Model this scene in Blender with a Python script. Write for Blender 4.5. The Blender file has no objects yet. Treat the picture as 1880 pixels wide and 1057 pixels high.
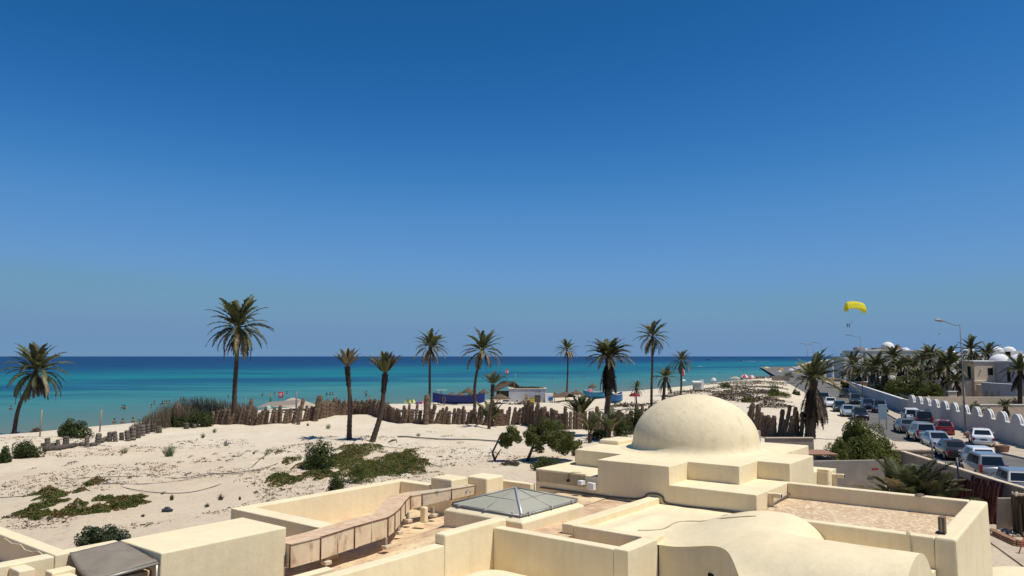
import bpy, math, random
import numpy as np
from mathutils import Vector, Matrix, noise
rnd = random.Random(7)
R = math.radians
sc = bpy.context.scene
col = sc.collection

# ------------------------------------------------------------ camera, sky, sun
CAMH = 8.5; FPX = 1394.0; PITCH = 5.07
cd = bpy.data.cameras.new('camera'); cam = bpy.data.objects.new('camera', cd); col.objects.link(cam)
cam.location = (0, 0, CAMH); cam.rotation_euler = (R(90 + PITCH), 0, 0)
cd.sensor_width = 36; cd.lens = 36 * FPX / 1880; cd.clip_start = .1; cd.clip_end = 30000
sc.camera = cam
SUN_EL = 64; SUN_AZ = (0.93, -0.37)
w = bpy.data.worlds.new('World'); sc.world = w; w.use_nodes = True
nt = w.node_tree; bg = nt.nodes['Background']
sky = nt.nodes.new('ShaderNodeTexSky'); sky.sky_type = 'NISHITA'; sky.sun_disc = False
sky.sun_elevation = R(SUN_EL); sky.sun_rotation = math.atan2(SUN_AZ[0], SUN_AZ[1])
sky.air_density = 0.6; sky.dust_density = 0.0; sky.ozone_density = 10.0; sky.altitude = 0
vm = nt.nodes.new('ShaderNodeVectorMath'); vm.operation = 'SCALE'; vm.inputs[3].default_value = .075; nt.links.new(sky.outputs[0], vm.inputs[0])
cu = nt.nodes.new('ShaderNodeRGBCurve'); nt.links.new(vm.outputs[0], cu.inputs[1])          # a deeper, more saturated clear sky
for ch, pts in ((0, ((.037, .0125), (.052, .031), (.062, .050), (.085, .098), (.14, .152), (.35, .158), (1, .3))), (1, ((.083, .110), (.113, .168), (.134, .212), (.177, .276), (.26, .322), (.469, .290), (1, .5))),
                (2, ((.199, .325), (.264, .455), (.304, .515), (.377, .58), (.46, .585), (.53, .49), (1, .8)))):
    c_ = cu.mapping.curves[ch]; c_.points[0].location = (0, 0); c_.points[1].location = pts[-1]
    for p_ in pts[:-1]: c_.points.new(*p_)
cu.mapping.update()
vm2 = nt.nodes.new('ShaderNodeVectorMath'); vm2.operation = 'SCALE'; vm2.inputs[3].default_value = 10; nt.links.new(cu.outputs[0], vm2.inputs[0])
nt.links.new(vm2.outputs[0], bg.inputs[0]); bg.inputs[1].default_value = 0.1
sl = bpy.data.lights.new('sun', 'SUN'); sl.energy = 4.6; sl.angle = R(0.5); sl.color = (1, .955, .87)
so = bpy.data.objects.new('sun', sl); col.objects.link(so)
sv = Vector((SUN_AZ[0] * math.cos(R(SUN_EL)), SUN_AZ[1] * math.cos(R(SUN_EL)), math.sin(R(SUN_EL))))
so.rotation_euler = sv.to_track_quat('Z', 'Y').to_euler(); so.location = (20, -10, 40)
sc.view_settings.view_transform = 'Standard'; sc.view_settings.look = 'None'
sc.view_settings.exposure = 0.0; sc.view_settings.gamma = 1

# ------------------------------------------------------------ measuring helpers
T = R(PITCH)
A = (math.sin(R(38)), math.cos(R(38))); B = (-A[1], A[0])     # the house's two wall directions
def UV(u, v, z=0): return (u * A[0] + v * B[0], u * A[1] + v * B[1], z)
def ray(px, py):
    x = (px - 940) / FPX; y = -(py - 528.5) / FPX
    return (x, math.cos(T) - y * math.sin(T), math.sin(T) + y * math.cos(T))
def atz(px, py, z=0.0):
    d = ray(px, py); t = (z - CAMH) / d[2]; return Vector((d[0] * t, d[1] * t, z))
def atY(px, py, Y):
    if py == 0: py = 720
    d = ray(px, py); t = Y / d[1]; return Vector((d[0] * t, Y, CAMH + d[2] * t))
SEA = -1.0
COAST = [(-190, -60), (-120, 30), (-62, 92.6), (-56, 105), (-43.5, 138), (-18, 151), (27, 201), (51, 236), (84, 294), (120, 348),
         (190, 520), (312, 828), (655, 1655), (2600, 5400)]
def coast_d(X, Y):
    best = 1e9; s = 1
    for (x0, y0), (x1, y1) in zip(COAST, COAST[1:]):
        dx, dy = x1 - x0, y1 - y0; t = max(0, min(1, ((X - x0) * dx + (Y - y0) * dy) / (dx * dx + dy * dy)))
        d = math.hypot(X - x0 - t * dx, Y - y0 - t * dy)
        if d < best:
            best = d; s = 1 if dx * (Y - y0) - dy * (X - x0) < 0 else -1
    return best * s
def sstep(a, b, x):
    t = max(0, min(1, (x - a) / (b - a))); return t * t * (3 - 2 * t)
def road_left(Y): return 30.3 + (Y - 48) * .285 if Y < 108 else 47.4 + (Y - 108) * .30
def ground(X, Y):
    d = coast_d(X, Y)
    z = SEA - 1.2 + 2.2 * sstep(-16, 15, d)
    if d < 0: z = min(z, SEA - .02 + d * .05)
    m = 1 - sstep(road_left(Y) - 7, road_left(Y) - 2, X) if Y > 20 else 0
    m *= sstep(4, 16, d)
    r = math.hypot((X + 20) / 14, (Y - 101) / 6.5); z += m * .75 * math.exp(-r * r)          # dune below the fence
    r = math.hypot((X - 58) / 17, (Y - 165) / 24); z += m * 1.2 * math.exp(-r * r)           # scrubby dune to the right
    if Y > 18:
        n = noise.noise(Vector((X * .09, Y * .09, 3))) * .38 + noise.noise(Vector((X * .3, Y * .3, 9))) * .20 \
            + noise.noise(Vector((X * .9, Y * .9, 5))) * .07 + noise.noise(Vector((X * 2.3, Y * 2.3, 1))) * .018
        z += m * n * sstep(22, 34, Y - X * .3)
    return z
def G(px, py):
    d = ray(px, py); z = 0
    for _ in range(12):
        t = (z - CAMH) / d[2]; z = .5 * z + .5 * ground(d[0] * t, d[1] * t)
    t = (z - CAMH) / d[2]
    return Vector((d[0] * t, d[1] * t, z))

# ------------------------------------------------------------ object helpers
def tag(o, label=None, cat=None, group=None, kind=None):
    if label: o['label'] = label
    if cat: o['category'] = cat
    if group: o['group'] = group
    if kind: o['kind'] = kind
    return o
def thing(name, label, cat, loc=(0, 0, 0), rz=0, group=None, scale=1):
    o = bpy.data.objects.new(name, None); col.objects.link(o); o.location = loc; o.rotation_euler = (0, 0, rz)
    o.scale = (scale,) * 3; o.empty_display_size = .3
    return tag(o, label, cat, group)
class MB:
    def __init__(s): s.v = []; s.f = []; s.sm = []
    def add(s, vs, fs, smooth=False):
        n = len(s.v); s.v += [tuple(p) for p in vs]; s.f += [tuple(n + i for i in f) for f in fs]; s.sm += [smooth] * len(fs); return s
    def box(s, c, d, rz=0, tilt=None):
        M = Matrix.Translation(c) @ Matrix.Rotation(rz, 4, 'Z')
        if tilt: M = M @ tilt
        vs = [M @ Vector((x * d[0] / 2, y * d[1] / 2, z * d[2] / 2)) for x in (-1, 1) for y in (-1, 1) for z in (-1, 1)]
        return s.add(vs, [(0, 1, 3, 2), (4, 6, 7, 5), (0, 4, 5, 1), (2, 3, 7, 6), (0, 2, 6, 4), (1, 5, 7, 3)])
    def prism(s, poly, z0, z1, tf=None, smooth=False, shrink=0):
        n = len(poly); tf = tf or (lambda x, y, z: (x, y, z))
        vs = [tf(x, y, z0) for x, y in poly] + [tf(x, y, z1) for x, y in poly]
        ar = sum(poly[i][0] * poly[(i + 1) % n][1] - poly[(i + 1) % n][0] * poly[i][1] for i in range(n))
        f = [tuple(range(n))[::-1], tuple(range(n, 2 * n))] + [(i, (i + 1) % n, n + (i + 1) % n, n + i) for i in range(n)]
        if ar < 0: f = [q[::-1] for q in f]
        return s.add(vs, f, smooth)
    def uvbox(s, u0, u1, v0, v1, z0, z1, batter=0):
        b = batter
        vs = [UV(u0 - b, v0 - b, z0), UV(u1 + b, v0 - b, z0), UV(u1 + b, v1 + b, z0), UV(u0 - b, v1 + b, z0), UV(u0, v0, z1), UV(u1, v0, z1), UV(u1, v1, z1), UV(u0, v1, z1)]
        return s.add(vs, [(3, 2, 1, 0), (4, 5, 6, 7), (0, 1, 5, 4), (1, 2, 6, 5), (2, 3, 7, 6), (3, 0, 4, 7)])
    def tube(s, pts, rad, n=8, smooth=True, cap=True):
        pts = [Vector(p) for p in pts]; m = len(pts)
        if not hasattr(rad, '__len__'): rad = [rad] * m
        vs = []; up = Vector((0, 0, 1)); prev = None
        for i, p in enumerate(pts):
            t = (pts[min(i + 1, m - 1)] - pts[max(i - 1, 0)]).normalized()
            if prev is None:
                a = t.cross(up)
                if a.length < .05: a = t.cross(Vector((1, 0, 0)))
            else: a = prev - t * prev.dot(t)
            a.normalize(); prev = a; b = t.cross(a)
            for k in range(n):
                q = 2 * math.pi * k / n; vs.append(p + (a * math.cos(q) + b * math.sin(q)) * rad[i])
        fs = [(i * n + k, i * n + (k + 1) % n, (i + 1) * n + (k + 1) % n, (i + 1) * n + k) for i in range(m - 1) for k in range(n)]
        if cap: fs += [tuple(range(n))[::-1], tuple((m - 1) * n + k for k in range(n))]
        fs = [f[::-1] for f in fs]
        return s.add(vs, fs, smooth)
    def lathe(s, prof, n=16, c=(0, 0, 0), sy=1, smooth=True):
        vs = [(c[0] + r * math.cos(2 * math.pi * k / n), c[1] + sy * r * math.sin(2 * math.pi * k / n), c[2] + z) for r, z in prof for k in range(n)]
        m = len(prof)
        return s.add(vs, [(i * n + k, i * n + (k + 1) % n, (i + 1) * n + (k + 1) % n, (i + 1) * n + k) for i in range(m - 1) for k in range(n)], smooth)
    def mesh(s, name, mt):
        me = bpy.data.meshes.new(name); me.from_pydata(s.v, [], s.f)
        me.polygons.foreach_set('use_smooth', s.sm); me.materials.append(mt); me.update(); return me
def obj(name, mb, mt, parent=None, bevel=0, world=False, seg=2, loc=None, label=None):
    if isinstance(mb, MB):
        if world and parent: mb.v = [(x - parent.location[0], y - parent.location[1], z - parent.location[2]) for x, y, z in mb.v]
        me = mb.mesh(name, mt)
    else: me = mb
    o = bpy.data.objects.new(name, me); col.objects.link(o)
    if parent: o.parent = parent
    if loc is not None: o.location = loc
    if bevel:
        m = o.modifiers.new('bevel', 'BEVEL'); m.width = bevel; m.segments = seg; m.limit_method = 'ANGLE'; m.angle_limit = R(35)
    if label: o['label'] = label
    return o
def fastmesh(name, V, F, mt, smooth=False):
    V = np.asarray(V, np.float32); F = np.asarray(F, np.int32); k = F.shape[1]
    me = bpy.data.meshes.new(name); me.vertices.add(len(V)); me.vertices.foreach_set('co', V.ravel())
    me.loops.add(F.size); me.loops.foreach_set('vertex_index', F.ravel())
    me.polygons.add(len(F)); me.polygons.foreach_set('loop_start', np.arange(0, F.size, k, dtype=np.int32))
    me.polygons.foreach_set('loop_total', np.full(len(F), k, np.int32))
    if smooth: me.polygons.foreach_set('use_smooth', np.ones(len(F), bool))
    me.update(calc_edges=True); me.validate(); me.materials.append(mt); return me

# ------------------------------------------------------------ materials
MT = {}
def mat(name, c, rough=.8, c2=None, scale=4, bump=0, bscale=20, metal=0, spec=.3, objvar=0, detail=4, trans=0, stretch=None, c3=None, s3=1.2, t3=(.5, .65), coat=0, contrast=(.35, .65)):
    if name in MT: return MT[name]
    m = bpy.data.materials.new(name); m.use_nodes = True; N = m.node_tree; L = N.links
    p = N.nodes['Principled BSDF']; p.inputs['Roughness'].default_value = rough; p.inputs['Metallic'].default_value = metal
    p.inputs['Specular IOR Level'].default_value = spec; p.inputs['Coat Weight'].default_value = coat
    p.inputs['Base Color'].default_value = (*c, 1)
    geo = N.nodes.new('ShaderNodeNewGeometry'); vec = geo.outputs['Position']
    if stretch:
        mp = N.nodes.new('ShaderNodeMapping'); mp.inputs['Scale'].default_value = stretch; L.new(vec, mp.inputs[0]); vec = mp.outputs[0]
    out = None
    def nz(sc_, det=detail):
        n = N.nodes.new('ShaderNodeTexNoise'); n.inputs['Scale'].default_value = sc_; n.inputs['Detail'].default_value = det
        n.inputs['Roughness'].default_value = .6; L.new(vec, n.inputs['Vector']); return n.outputs[0]
    def ramp(src, a, b):
        r = N.nodes.new('ShaderNodeMapRange'); r.inputs[1].default_value = a; r.inputs[2].default_value = b; L.new(src, r.inputs[0]); return r.outputs[0]
    def mix(f, x, y, mode='MIX'):
        k = N.nodes.new('ShaderNodeMix'); k.data_type = 'RGBA'; k.blend_type = mode
        if hasattr(f, 'links'): L.new(f, k.inputs[0])
        else: k.inputs[0].default_value = f
        for q, i in ((x, 6), (y, 7)):
            if isinstance(q, tuple): k.inputs[i].default_value = (*q, 1)
            else: L.new(q, k.inputs[i])
        return k.outputs[2]
    if c2: out = mix(ramp(nz(scale), *contrast), c, c2)
    if c3: out = mix(ramp(nz(s3, 6), *t3), out if out else c, c3)
    if objvar:
        oi = N.nodes.new('ShaderNodeObjectInfo'); r = N.nodes.new('ShaderNodeMapRange'); L.new(oi.outputs['Random'], r.inputs[0])
        r.inputs[3].default_value = 1 - objvar; r.inputs[4].default_value = 1 + objvar
        cmb = N.nodes.new('ShaderNodeCombineColor')
        for i in range(3): L.new(r.outputs[0], cmb.inputs[i])
        out = mix(1.0, out if out else c, cmb.outputs[0], 'MULTIPLY')
    if out: L.new(out, p.inputs['Base Color'])
    if bump:
        b = N.nodes.new('ShaderNodeBump'); b.inputs['Strength'].default_value = 1; b.inputs['Distance'].default_value = bump
        L.new(nz(bscale, 6), b.inputs['Height']); L.new(b.outputs[0], p.inputs['Normal'])
    if trans:
        tr = N.nodes.new('ShaderNodeBsdfTranslucent'); ms = N.nodes.new('ShaderNodeMixShader'); ms.inputs[0].default_value = trans
        if out: L.new(out, tr.inputs[0])
        else: tr.inputs[0].default_value = (*c, 1)
        L.new(p.outputs[0], ms.inputs[1]); L.new(tr.outputs[0], ms.inputs[2]); L.new(ms.outputs[0], N.nodes['Material Output'].inputs[0])
    MT[name] = m; return m
PLASTER = mat('cream_plaster', (.785, .65, .41), .85, (.82, .69, .455), 1.6, .012, 4, c3=(.70, .54, .33), s3=.8, t3=(.56, .85), detail=7)
DOME = mat('dome_plaster', (.77, .65, .43), .85, (.735, .615, .40), 1.3, .02, 3.5, c3=(.6, .5, .33), s3=2.5, t3=(.55, .8))
def weather(m):             # faint rain streaks, trowel marks and fine cracks
    N = m.node_tree; L = N.links; p = N.nodes['Principled BSDF']; g = N.nodes.new('ShaderNodeNewGeometry'); src = p.inputs['Base Color'].links[0].from_socket
    def nzz(st, sc_, lo, hi, a, b, det=6):
        mp = N.nodes.new('ShaderNodeMapping'); mp.inputs['Scale'].default_value = st; L.new(g.outputs['Position'], mp.inputs[0]); n = N.nodes.new('ShaderNodeTexNoise'); n.inputs['Scale'].default_value = sc_; n.inputs['Detail'].default_value = det
        L.new(mp.outputs[0], n.inputs['Vector']); r = N.nodes.new('ShaderNodeMapRange'); r.inputs[1].default_value = lo; r.inputs[2].default_value = hi; r.inputs[3].default_value = a; r.inputs[4].default_value = b; L.new(n.outputs[0], r.inputs[0]); return r.outputs[0]
    v = N.nodes.new('ShaderNodeTexVoronoi'); v.feature = 'DISTANCE_TO_EDGE'; v.inputs['Scale'].default_value = .9; nn = N.nodes.new('ShaderNodeTexNoise'); nn.inputs['Scale'].default_value = 3; L.new(g.outputs['Position'], nn.inputs['Vector'])
    mixv = N.nodes.new('ShaderNodeVectorMath'); mixv.operation = 'ADD'; L.new(g.outputs['Position'], mixv.inputs[0]); sc_ = N.nodes.new('ShaderNodeVectorMath'); sc_.operation = 'SCALE'; sc_.inputs[3].default_value = .5; L.new(nn.outputs['Color'], sc_.inputs[0]); L.new(sc_.outputs[0], mixv.inputs[1]); L.new(mixv.outputs[0], v.inputs['Vector'])
    cr_ = N.nodes.new('ShaderNodeMapRange'); cr_.inputs[1].default_value = 0; cr_.inputs[2].default_value = .006; cr_.inputs[3].default_value = .9; cr_.inputs[4].default_value = 1; L.new(v.outputs['Distance'], cr_.inputs[0])
    out = nzz((4, 4, .35), 1.4, .45, .8, 1.0, .92); a = nzz((1, 1, 1), .55, .4, .75, 1.03, .93, 8); b = nzz((1, 1, 1), 26, .3, .7, .96, 1.03); 
    for q in (a, b, cr_.outputs[0]):
        m_ = N.nodes.new('ShaderNodeMath'); m_.operation = 'MULTIPLY'; L.new(out, m_.inputs[0]); L.new(q, m_.inputs[1]); out = m_.outputs[0]
    k = N.nodes.new('ShaderNodeVectorMath'); k.operation = 'SCALE'; L.new(src, k.inputs[0]); L.new(out, k.inputs[3]); L.new(k.outputs[0], p.inputs['Base Color'])
weather(PLASTER); weather(DOME)
ROOF = mat('weathered_roof', (.68, .50, .30), .9, (.46, .29, .18), 2.3, .02, 14, c3=(.42, .33, .27), s3=6, t3=(.56, .72), detail=8)
ROOF2 = mat('weathered_roof_pale', (.76, .60, .36), .9, (.56, .37, .22), 1.3, .025, 14, c3=(.33, .25, .19), s3=4.2, t3=(.56, .68), detail=8)
ROOF3 = mat('worn_red_roof', (.62, .45, .28), .9, (.50, .33, .20), .9, .03, 14, c3=(.74, .59, .39), s3=7, t3=(.49, .58), detail=12, stretch=(1.3, 1, 1))
for q_ in (ROOF, ROOF2, ROOF3): weather(q_)
DUCTM = mat('duct_plaster', (.74, .60, .41), .8, (.66, .49, .32), 3, .01, 8, c3=(.30, .16, .08), s3=2.2, t3=(.54, .72), detail=8, stretch=(1, 1, .5))
DUCTT = mat('duct_top', (.68, .50, .33), .85, (.55, .36, .23), 4, .01, 8)
DUCTO = mat('duct_old', (.48, .42, .32), .85, (.58, .46, .31), 4, .01, 8, c3=(.16, .12, .09), s3=5, t3=(.58, .68), detail=8)
RUST = mat('rust_seam', (.13, .06, .03), .9)
WHITE = mat('white_render', (.74, .73, .70), .8, (.66, .65, .62), 1, .01, 6)
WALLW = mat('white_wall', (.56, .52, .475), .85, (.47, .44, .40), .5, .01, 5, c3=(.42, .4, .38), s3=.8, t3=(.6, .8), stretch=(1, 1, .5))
PINKM = mat('beige_render', (.72, .58, .42), .85, (.66, .53, .38), .7)
CONC = mat('grey_concrete', (.36, .30, .24), .9, (.29, .24, .19), 1.2, .01, 9)
CONCT = mat('wall_cap', (.62, .50, .36), .9, (.55, .44, .32), 2)
STONE = mat('rubble_stone', (.36, .30, .23), .9, (.2, .16, .12), 5, .05, 6)
BARK = mat('palm_bark', (.115, .082, .058), .95, (.05, .034, .024), 6, .05, 9, stretch=(1, 1, 2.5), objvar=.15)
POST = mat('palm_log', (.19, .13, .085), .95, (.09, .06, .042), 4, .05, 8, objvar=.35, stretch=(1, 1, 2))
BARKT = mat('tree_bark', (.09, .065, .05), .95, (.05, .035, .03), 8, .02, 20)
FROND = mat('frond_green', (.135, .138, .052), .6, (.07, .08, .032), 1.5, trans=.22, objvar=.35, spec=.35)
FRONDT = mat('frond_tan', (.30, .235, .12), .75, (.17, .13, .07), 2, trans=.15, objvar=.4)
DRYD = mat('frond_dead', (.06, .043, .032), .9, (.028, .021, .017), 2, trans=.04, objvar=.5)
DRY = mat('frond_dry', (.12, .09, .06), .85, (.05, .038, .03), 2, trans=.08, objvar=.4)
LEAF = mat('bush_leaf', (.085, .105, .032), .75, (.045, .062, .02), 1.4, trans=.2, spec=.12, contrast=(.4, .6), objvar=.15)
LEAFL = mat('light_leaf', (.17, .175, .042), .75, (.085, .10, .03), 1.2, spec=.12, trans=.25, objvar=.15)
LEAFD = mat('dark_leaf', (.035, .05, .02), .5, (.055, .07, .028), 3, trans=.12)
LEAFT = mat('olive_leaf', (.15, .155, .042), .7, (.07, .085, .022), 1.6, trans=.25, spec=.15)
MATG = mat('ground_cover_leaf', (.13, .135, .035), .7, (.065, .08, .02), 1.5, trans=.15, spec=.12, c3=(.17, .12, .045), s3=.9, t3=(.50, .62))
GRASSM = mat('tuft_green', (.17, .20, .09), .7, (.1, .13, .06), 3, trans=.2)
REED = mat('dry_reed', (.15, .115, .07), .8, (.09, .07, .045), 2, trans=.1)
SCRUB = mat('dead_scrub', (.12, .09, .062), .9, (.07, .055, .04), 2)
DEBRIS = mat('dark_debris', (.11, .08, .055), .9, (.2, .16, .11), 3)
GLASS = mat('skylight_glass', (.34, .33, .255), .45, (.38, .365, .285), 1.0, spec=.15)
METAL = mat('grey_metal', (.32, .30, .27), .45, metal=.3)
BRIGHTM = mat('pale_metal', (.62, .60, .56), .4, metal=.4)
LAMPM = mat('lamp_post_grey', (.16, .16, .17), .6)
TARP = mat('grey_tarp', (.255, .215, .165), .7, (.21, .175, .135), 2.5, .015, 3)
DARK = mat('dark_opening', (.01, .009, .008), .8)
GLASSD = mat('car_glass', (.012, .016, .02), .08, spec=.6)
TYRE = mat('tyre', (.015, .015, .015), .85)
RIM = mat('rim', (.35, .35, .36), .4, metal=.6)
TAIL = mat('tail_light', (.32, .015, .015), .3)
HEADL = mat('head_light', (.7, .72, .75), .1, spec=.8)
BLACKP = mat('black_plastic', (.02, .02, .022), .5)
PLATE = mat('plate', (.03, .03, .035), .5)
THATCH = mat('thatch', (.15, .105, .062), .95, (.08, .055, .035), 5, .05, 12)
WOOD = mat('weathered_wood', (.22, .15, .09), .85, (.14, .095, .06), 5)
POLEW = mat('pale_wood_pole', (.3, .22, .15), .85)
TERR = mat('terracotta', (.34, .19, .12), .85, (.27, .145, .09), 4)
def colour(n, c, r=.6, **k): return mat(n, c, r, **k)

# ------------------------------------------------------------ ground, sea, road
sand = bpy.data.materials.new('sand'); sand.use_nodes = True; N = sand.node_tree; L = N.links; p = N.nodes['Principled BSDF']
p.inputs['Roughness'].default_value = .95; p.inputs['Specular IOR Level'].default_value = .1
geo = N.nodes.new('ShaderNodeNewGeometry')
def nz(s, d=5, st=None):
    v = geo.outputs['Position']
    if st:
        mp = N.nodes.new('ShaderNodeMapping'); mp.inputs['Scale'].default_value = st; L.new(v, mp.inputs[0]); v = mp.outputs[0]
    n = N.nodes.new('ShaderNodeTexNoise'); n.inputs['Scale'].default_value = s; n.inputs['Detail'].default_value = d; n.inputs['Roughness'].default_value = .62; L.new(v, n.inputs['Vector']); return n.outputs[0]
def mr(src, a, b, c=0, d=1):
    r = N.nodes.new('ShaderNodeMapRange'); L.new(src, r.inputs[0]); r.inputs[1].default_value = a; r.inputs[2].default_value = b; r.inputs[3].default_value = c; r.inputs[4].default_value = d; return r.outputs[0]
def mx(f, x, y, mode='MIX'):
    k = N.nodes.new('ShaderNodeMix'); k.data_type = 'RGBA'; k.blend_type = mode
    if hasattr(f, 'links'): L.new(f, k.inputs[0])
    else: k.inputs[0].default_value = f
    for q, i in ((x, 6), (y, 7)):
        if isinstance(q, tuple): k.inputs[i].default_value = (*q, 1)
        else: L.new(q, k.inputs[i])
    return k.outputs[2]
def mth(op, x, y):
    k = N.nodes.new('ShaderNodeMath'); k.operation = op
    for q, i in ((x, 0), (y, 1)):
        if hasattr(q, 'links'): L.new(q, k.inputs[i])
        else: k.inputs[i].default_value = q
    return k.outputs[0]
sep = N.nodes.new('ShaderNodeSeparateXYZ'); L.new(geo.outputs['Position'], sep.inputs[0])
base = mx(mr(nz(.25), .35, .65), (.65, .565, .43), (.60, .505, .375))
pinkf = mth('MULTIPLY', mr(nz(.12, 6), .42, .62), mr(sep.outputs[1], 84, 66))
base = mx(mth('MULTIPLY', pinkf, .5), base, (.56, .41, .28))
near = mr(sep.outputs[1], 74, 36)
base = mx(mth('MULTIPLY', near, .8), base, (.52, .415, .295))
spk = mr(nz(2.6, 8), .60, .68)
base = mx(mth('MULTIPLY', spk, .5), base, (.26, .2, .14))
spk2 = mr(nz(.9, 9, (1, 1.6, 1)), .62, .70)
base = mx(mth('MULTIPLY', spk2, .4), base, (.3, .22, .15))
wet = mr(sep.outputs[2], SEA + .02, SEA + .28, 1, 0)
base = mx(mth('MULTIPLY', wet, .75), base, (.2, .17, .13))
L.new(base, p.inputs['Base Color'])
bp = N.nodes.new('ShaderNodeBump'); bp.inputs['Distance'].default_value = .12; bp.inputs['Strength'].default_value = .9
vo = N.nodes.new('ShaderNodeTexVoronoi'); vo.inputs['Scale'].default_value = 1.7; L.new(geo.outputs['Position'], vo.inputs['Vector'])
foot = mth('MULTIPLY', mr(vo.outputs['Distance'], .05, .32, -1, 0), mr(nz(.18, 4), .42, .58)); vo2 = N.nodes.new('ShaderNodeTexVoronoi'); vo2.inputs['Scale'].default_value = 3.1; L.new(geo.outputs['Position'], vo2.inputs['Vector'])
foot2 = mth('MULTIPLY', mr(vo2.outputs['Distance'], .05, .3, -1, 0), mr(nz(.31, 4), .45, .6))
L.new(mth('ADD', mth('ADD', nz(1.1, 8), mth('MULTIPLY', nz(6, 4), .22)), mth('ADD', mth('MULTIPLY', foot, .55), mth('MULTIPLY', foot2, .35))), bp.inputs['Height']); L.new(bp.outputs[0], p.inputs['Normal'])
def build_ground():
    rs = [3]; 
    while rs[-1] < 5200: rs.append(rs[-1] * (1.0105 if 25 < rs[-1] < 240 else 1.04))
    th = [R(-58 + 116 * i / 330) for i in range(331)]
    V = []
    for r in rs:
        for t in th:
            X, Y = r * math.sin(t), r * math.cos(t); V.append((X, Y, ground(X, Y)))
    n = len(th); i, j = np.meshgrid(np.arange(len(rs) - 1), np.arange(n - 1), indexing='ij'); q = (i * n + j).ravel()
    F = np.stack([q + n, q + n + 1, q + 1, q], 1)[:, ::-1]
    o = bpy.data.objects.new('sand_ground', fastmesh('sand_ground', V, F, sand, True)); col.objects.link(o); tag(o, 'pale beach sand of dunes and shore', kind='structure')
build_ground()
sea = bpy.data.materials.new('sea_water'); sea.use_nodes = True; N = sea.node_tree; L = N.links; p = N.nodes['Principled BSDF']
geo = N.nodes.new('ShaderNodeNewGeometry'); sep = N.nodes.new('ShaderNodeSeparateXYZ'); L.new(geo.outputs['Position'], sep.inputs[0])
# distance out from the shore line (coast runs along (.62,.78))
d1 = mth('ADD', mth('MULTIPLY', mth('ADD', sep.outputs[0], 51 + 11), -.78), mth('MULTIPLY', mth('SUBTRACT', sep.outputs[1], 92.6), .62))
wob = mth('ADD', mth('MULTIPLY', mth('SUBTRACT', nz(.008, 4, (.6, 1.6, 1)), .5), 170), mth('MULTIPLY', mth('SUBTRACT', nz(.035, 5, (.5, 1.5, 1)), .5), 60))
fade = mr(d1, 10, 120)
dd = mth('ADD', d1, mth('MULTIPLY', wob, fade))
cr = N.nodes.new('ShaderNodeValToRGB'); L.new(mth('DIVIDE', dd, 1200), cr.inputs[0])
E = cr.color_ramp.elements
E[0].position = 0; E[0].color = (.13, .17, .13, 1); E[1].position = 1; E[1].color = (.0015, .018, .07, 1)
for q, c in ((.025, (.07, .175, .155)), (.06, (.05, .215, .195)), (.10, (.02, .165, .175)), (.125, (.008, .085, .14)), (.16, (.008, .175, .18)), (.27, (.005, .14, .16)), (.36, (.003, .06, .125)), (.5, (.002, .03, .095))):
    e = E.new(q); e.color = (*c, 1)
strk = mr(nz(.016, 7, (.3, 1.4, 1)), .48, .60)
cc = mx(mth('MULTIPLY', mth('MULTIPLY', strk, .75), mr(d1, 40, 120)), cr.outputs[0], (.003, .045, .11))
fine = mth('MULTIPLY', mr(nz(.045, 8, (.3, 1.2, 1)), .50, .62), mr(d1, 15, 90)); cc = mx(mth('MULTIPLY', fine, .5), cc, (.002, .04, .09))
fine2 = mth('MULTIPLY', mr(nz(.03, 8, (.25, 1.3, 1)), .50, .64), mr(d1, 30, 90)); cc = mx(mth('MULTIPLY', mth('MULTIPLY', fine2, .45), mr(d1, 900, 250)), cc, (.012, .165, .17))
L.new(cc, p.inputs['Base Color']); p.inputs['Roughness'].default_value = .35; p.inputs['Specular IOR Level'].default_value = .10
bp = N.nodes.new('ShaderNodeBump'); bp.inputs['Distance'].default_value = .35; bp.inputs['Strength'].default_value = 1
L.new(mth('ADD', nz(.5, 6, (.45, 1.6, 1)), mth('MULTIPLY', nz(.09, 5, (.35, 1.6, 1)), 2)), bp.inputs['Height']); L.new(bp.outputs[0], p.inputs['Normal'])
m_ = MB(); m_.add([(-9000, -400, SEA), (14000, -400, SEA), (14000, 14000, SEA), (-9000, 14000, SEA)], [(0, 1, 2, 3)])
tag(obj('sea', m_, sea), 'turquoise and deep blue sea', kind='structure')

def strip(name, left, right, dz, mt, label, thick=0):
    mb = MB(); n = len(left)
    if thick:
        for i in range(n - 1):
            a, b, c, d = left[i], right[i], right[i + 1], left[i + 1]
            mb.add([(*a, dz - thick), (*b, dz - thick), (*c, dz - thick), (*d, dz - thick), (*a, dz), (*b, dz), (*c, dz), (*d, dz)],
                   [(4, 5, 6, 7), (0, 4, 7, 3), (1, 2, 6, 5)] + ([(0, 1, 5, 4)] if i == 0 else []))
    else:
        for i in range(n - 1): mb.add([(*left[i], dz), (*right[i], dz), (*right[i + 1], dz), (*left[i + 1], dz)], [(0, 1, 2, 3)])
    return tag(obj(name, mb, mt), label, kind='structure')
ASPH = mat('asphalt', (.115, .108, .10), .9, (.15, .14, .125), .5, .01, 30, c3=(.2, .175, .14), s3=.35, t3=(.5, .7))
PAVE = mat('pavement', (.50, .41, .30), .9, (.42, .34, .25), 1.2, .01, 20)
def rl(Y): return road_left(Y)
def wallx(Y): return 40.4 + .10 * Y if Y < 70 else (47 + (Y - 69.7) * .243 if Y < 112.8 else 57.5 + (Y - 112.8) * .337)
kerbx = lambda Y: wallx(Y) - (4.4 if Y < 95 else max(1.2, 4.4 - (Y - 95) * .12))
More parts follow.
